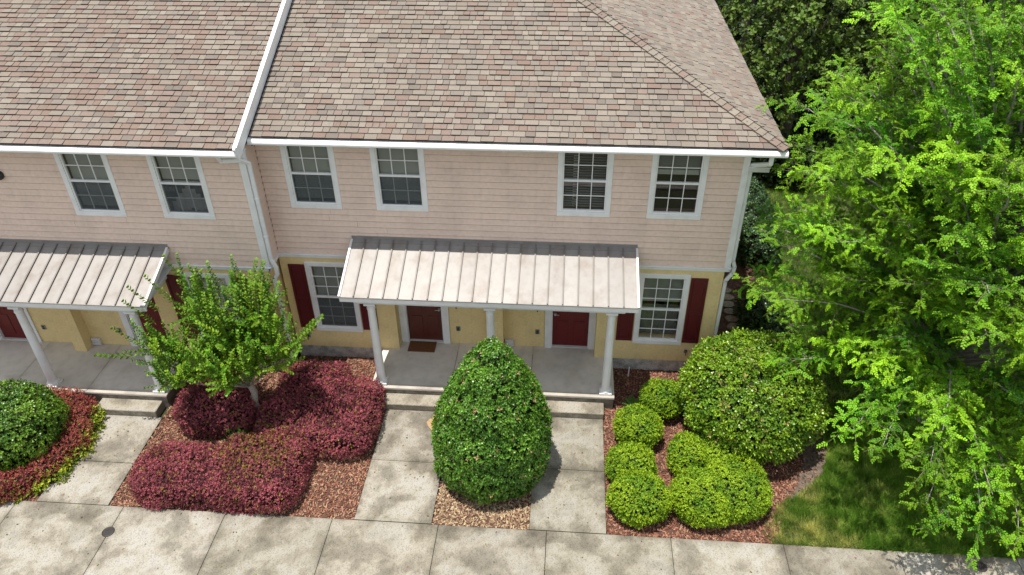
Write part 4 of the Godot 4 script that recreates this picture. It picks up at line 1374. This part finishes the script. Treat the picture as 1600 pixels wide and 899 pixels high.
	tag(shrub("purple_hedge", [[Vector3(-1.18, 0.29, 2.28), Vector3(0.84, 0.46, 0.66), 2.6]], 1250, t_lor, M.leaf_purple, lor_col, 0.8, hull_p, 1.0, 0.05, 1.3), "rounded purple mound left of the crape myrtle trunk", "hedge", "purple hedges in the front beds")
	var strip := []
	for p in [[-5.3, 2.2], [-4.95, 2.25], [-4.6, 2.3], [-4.33, 2.45], [-4.18, 2.75], [-4.05, 3.1], [-4.02, 3.5], [-4.10, 3.9], [-4.22, 4.2], [-4.42, 4.5], [-4.7, 4.72], [-5.05, 4.85], [-5.4, 4.9]]:
		strip.append([Vector3(p[0], 0.2, p[1]), Vector3(0.25, 0.26, 0.25), 2.4])
	tag(shrub("purple_hedge", strip, 1000, t_lor, M.leaf_purple, func(at, _n, b): return vary(Color(0.20, 0.17, 0.03) if rng.randf() < 0.12 else Color(0.17, 0.03, 0.03).lerp(Color(0.36, 0.09, 0.075), clamp(0.5 + b + rnd(-0.4, 0.4), 0, 1)), 0.25), 0.6, hull_p, 1.0, 0.05, 1.6), "low curved red hedge strip around the left dark green bush", "hedge", "purple hedges in the front beds")
	var edge := []
	for p in [[-3.98, 2.55], [-3.92, 2.8], [-3.86, 3.2], [-3.82, 3.55], [-3.92, 3.95], [-4.0, 4.25], [-4.2, 4.5], [-4.5, 4.75], [-4.85, 4.86]]:
		edge.append([Vector3(p[0], 0.06, p[1]), Vector3(0.15, 0.12 + 0.1 * float(p[1] < 2.9), 0.17), 2.0])
	tag(shrub("creeping_jasmine", edge, 420, t_box, M.leaf, func(at, _n, _b): return vary(Color(0.10, 0.18, 0.015).lerp(Color(0.36, 0.40, 0.03), rng.randf()), 0.2), 0.6, Color(0.02, 0.03, 0.008), 1.5, 0.06), "yellow green creeping plant spilling onto the left walkway", "plant")
	tag(shrub("seedling", [[Vector3(-0.55, 0.14, 2.85), Vector3(0.20, 0.15, 0.22), 2.0]], 320, t_box, M.leaf, func(_at, _n, _b): return vary(Color(0.07, 0.16, 0.015), 0.3), 0.7, Color(0.01, 0.02, 0.006), 1.4, 0.06), "small green seedling at the foot of the crape myrtle", "plant")
	var fern_m := spray_mesh(14, 0.06, 0.02, 0.26, 0.06)
	var fo := base("fern", Vector3(8.27, 0, 1.32))
	spots = []
	cols = []
	for k in 22:
		var a := TAU * k / 22 + rnd(-0.2, 0.2)
		var y := Vector3(cos(a), rnd(0.4, 1.1), sin(a)).normalized()
		var z := (Vector3.UP - y * y.y).normalized()
		spots.append(Transform3D(Basis(y.cross(z), y, z).scaled(Vector3.ONE * rnd(0.7, 1.1)), Vector3(0, 0.01, 0)))
		cols.append(vary(Color(0.07, 0.20, 0.03), 0.25))
	scatter("frond", fern_m, M.leaf, spots, cols, fo)
	tag(fo, "small green fern in the mulch beside the right porch corner", "fern")
	tag(shrub("clipped_hedge", [[Vector3(12.15, 0.55, -6.4), Vector3(0.55, 0.62, 2.1), 3.6]], 260, t_holly, M.leaf_glossy, func(_at, _n, b): return vary(Color(0.02, 0.055, 0.016).lerp(Color(0.05, 0.11, 0.03), clamp(0.4 + b + rnd(-0.3, 0.3), 0, 1)), 0.25), 0.5, Color(0.01, 0.015, 0.006), 1.2, 0.05), "dark clipped hedge running back along the right side yard", "hedge")
	tag(shrub("side_shrub", [[Vector3(11.75, 0.35, -2.0), Vector3(0.55, 0.45, 0.9), 2.0], [Vector3(11.9, 0.3, -0.8), Vector3(0.5, 0.4, 0.5), 2.0]], 300, t_holly, M.leaf_glossy, func(_at, _n, b): return vary(Color(0.03, 0.08, 0.016), 0.3), 0.6, Color(0.01, 0.015, 0.006), 1.1, 0.07), "low dark shrub beside the stepping stones under the elm", "shrub")

	# ---- trees
	elm(Vector3(14.7, 0, 1.25))
	crape_myrtle()
	far_tree(Vector3(14.2, 0, -12.0), "dark leafy tree close behind the right end of the roof", [[Vector3(-1.2, 4.6, 0.6), Vector3(2.0, 1.7, 2.0), 2], [Vector3(0.8, 5.6, 0.2), Vector3(2.1, 1.9, 2.0), 2], [Vector3(-0.6, 6.8, -0.8), Vector3(1.9, 1.6, 1.8), 2], [Vector3(1.4, 3.6, 1.2), Vector3(1.8, 1.4, 1.7), 2], [Vector3(-1.5, 2.6, 1.4), Vector3(1.5, 1.3, 1.4), 2]], Color(0.07, 0.12, 0.016), t_far)
	far_tree(Vector3(18.2, 0, -14.0), "dark olive leafy tree behind the top of the elm", [[Vector3(-1.6, 5.2, 0.8), Vector3(2.1, 1.8, 2.0), 2], [Vector3(0.6, 6.4, 0.4), Vector3(2.3, 1.9, 2.1), 2], [Vector3(1.2, 4.2, 1.6), Vector3(2.0, 1.6, 1.8), 2], [Vector3(-0.8, 3.4, 2.0), Vector3(1.7, 1.4, 1.6), 2]], Color(0.055, 0.095, 0.014), t_far)
	far_tree(Vector3(15.0, 0, -19.0), "shadowed tree farthest back beyond the roof end", [[Vector3(-1.5, 4.8, 0.6), Vector3(2.4, 2.2, 2.2), 2], [Vector3(1.4, 5.6, 0.4), Vector3(2.4, 2.1, 2.2), 2], [Vector3(0.2, 7.4, 0.0), Vector3(2.3, 1.9, 2.1), 2], [Vector3(3.2, 3.6, 1.0), Vector3(2.2, 2.0, 2.0), 2]], Color(0.035, 0.06, 0.014), t_far)

	far_tree(Vector3(20.5, 0, -20.0), "dark tree in the far background right of the others", [[Vector3(-1.5, 5.5, 0.6), Vector3(2.8, 2.4, 2.4), 2], [Vector3(1.8, 6.2, 0.4), Vector3(2.8, 2.6, 2.4), 2], [Vector3(0.2, 8.2, 0.0), Vector3(2.5, 2.1, 2.1), 2], [Vector3(-0.2, 3.0, 1.0), Vector3(2.8, 2.2, 2.2), 2]], Color(0.03, 0.055, 0.013), t_far)
	far_tree(Vector3(13.4, 0, -16.5), "dim tree hard against the far side yard", [[Vector3(-0.5, 2.4, 0.6), Vector3(2.2, 2.0, 1.9), 2], [Vector3(1.8, 2.2, 0.8), Vector3(2.2, 1.8, 1.9), 2], [Vector3(3.8, 1.9, 1.0), Vector3(2.0, 1.7, 1.8), 2]], Color(0.03, 0.05, 0.012), t_far)
	tag(shrub("undergrowth", [[Vector3(14.3, 0.4, -10.4), Vector3(1.5, 0.8, 0.8), 2.2], [Vector3(16.4, 0.4, -10.6), Vector3(1.4, 0.8, 0.9), 2.2], [Vector3(18.4, 0.4, -10.2), Vector3(1.5, 0.9, 0.9), 2.2], [Vector3(14.6, 0.7, -14.0), Vector3(1.8, 1.5, 1.4), 2.2], [Vector3(17.0, 0.7, -14.6), Vector3(1.8, 1.6, 1.4), 2.2], [Vector3(19.6, 0.7, -14.0), Vector3(1.8, 1.6, 1.4), 2.2], [Vector3(16.0, 0.9, -17.5), Vector3(2.4, 1.8, 1.6), 2.2], [Vector3(20.5, 0.9, -17.5), Vector3(2.4, 1.8, 1.6), 2.2], [Vector3(24.0, 0.9, -17.0), Vector3(2.4, 2.2, 2.0), 2.2], [Vector3(23.5, 1.0, -24.0), Vector3(4.0, 3.4, 2.0), 2.2], [Vector3(17.5, 1.0, -25.0), Vector3(4.0, 3.4, 2.0), 2.2]], 90, t_far, M.leaf, func(_at, _n, _b): return vary(Color(0.02, 0.04, 0.010), 0.4), 0.8, Color(0.006, 0.01, 0.004), 1.0, 0.15), "dark undergrowth at the foot of the trees behind the yard", "undergrowth")

	var lf := MB.new()
	leaf_into(lf, Vector3.ZERO, Vector3(1, 0.05, 0), Vector3.UP, 0.05, 0.028, Color.WHITE)
	spots = []
	cols = []
	for k in 260:
		var q: Vector2 = Vector2(rnd(-5, 15), rnd(4.9, 6.7)) if k % 2 else [Vector2(rnd(2.6, 4.1), rnd(1.8, 4.8)), Vector2(rnd(6.1, 7.5), rnd(1.8, 4.8)), Vector2(rnd(-4.0, -2.6), rnd(2.4, 4.8))][k / 2 % 3]
		spots.append(Transform3D(Basis(Vector3.UP, rnd(0, TAU)).scaled(Vector3.ONE * rnd(0.5, 1.1)), Vector3(q.x, 0.006, q.y)))
		cols.append(vary([Color(0.10, 0.06, 0.03), Color(0.2, 0.12, 0.05), Color(0.06, 0.04, 0.025), Color(0.16, 0.18, 0.03)][rng.randi() % 4], 0.3))
	tag(scatter("fallen_leaves", lf.mesh(), M.leaf, spots, cols, self), "scattered fallen leaves on the pale concrete", "leaves")

	# ---- small things
	var mt := MB.new()
	mt.span(Vector3(-0.335, 0, -0.215), Vector3(0.335, 0.018, 0.215), Color.WHITE, 0.006)
	tag(put("doormat", mt.mesh(), M.mat_fibre, self, Transform3D(Basis(), Vector3(3.11, 0.3385, -0.125))), "brown fibre doormat in front of the reddish brown door", "doormat")
	for q in [[Vector3(-2.19, 0.003, 5.46), "round dark drain cover in the sidewalk below the left purple hedge"], [Vector3(14.46, 0.003, 5.08), "round dark drain cover in the shaded sidewalk under the elm"]]:
		var o := base("drain_cover", q[0])
		var rim := MB.new()
		rim.lathe(Vector3.ZERO, [Vector2(0.12, -0.02), Vector2(0.12, 0.006), Vector2(0.105, 0.008), Vector2(0.10, 0.002)], 24)
		put("rim", rim.mesh(), M.dark_metal, o)
		var lid := MB.new()
		lid.lathe(Vector3.ZERO, [Vector2(0.10, 0.001), Vector2(0.098, 0.005), Vector2(0.02, 0.005), Vector2(0.0, 0.005)], 24)
		for k in 5:
			lid.box(Vector3(0, 0.007, -0.06 + k * 0.03), Vector3(0.12, 0.004, 0.01))
		lid.lathe(Vector3(0, 0.009, 0), [Vector2(0.012, 0.0), Vector2(0.012, 0.003), Vector2(0.0, 0.003)], 8, Color(8, 6, 6))
		put("lid", lid.mesh(), M.dark_metal, o)
		tag(o, q[1], "drain cover", "round drain covers in the sidewalk")
	var hs := base("garden_hose", Vector3(-2.22, 0, 1.45))
	var coil := MB.new()
	var path := []
	var rad := []
	for k in 120:
		var a := k * TAU / 24
		var r := 0.24 + 0.025 * sin(k * 0.7) - 0.0006 * k
		path.append(Vector3(cos(a) * r, 0.02 + 0.0015 * k + 0.01 * sin(k * 0.9), sin(a) * r))
		rad.append(0.012)
	coil.tube(path, rad, 6)
	put("hose_coil", coil.mesh(), M.hose_rubber, hs)
	tag(hs, "dark green garden hose coiled on the mulch beside the left porch", "hose")
	var sk := MB.new()
	sk.bar(Vector3(0, -0.1, 0), Vector3(0.01, 0.30, 0), 0.028, 0.012, Vector3(0, 0, 1), Color.WHITE, 0.003)
	tag(put("marker_stake", sk.mesh(), M.trim, self, Transform3D(Basis(), Vector3(8.19, 0, 0.26))), "thin white stake standing in the dark mulch right of the porch", "stake")
	var path_n := base("stepping_stones")
	tag(path_n, "row of tan stepping stones along the side bed", "", "", "structure")
	for k in 7:
		var s := MB.new()
		var c := Vector3(11.04 + 0.02 * sin(k * 3.0), -0.03, -1.50 - k * 0.325)
		var rg := []
		for j in 9:
			var a := TAU * j / 9
			rg.append(Vector2(cos(a) * 0.19 * rnd(0.85, 1.12), sin(a) * 0.145 * rnd(0.9, 1.08)))
		s.extrude(rg, c, c + Vector3(0, 0.06, 0), Vector3.RIGHT, Vector3(0, 0, 1), Color(rnd(0.85, 1.1), rnd(0.85, 1.05), rnd(0.8, 1.0)))
		put("stone", s.mesh(), M.stone, path_n)
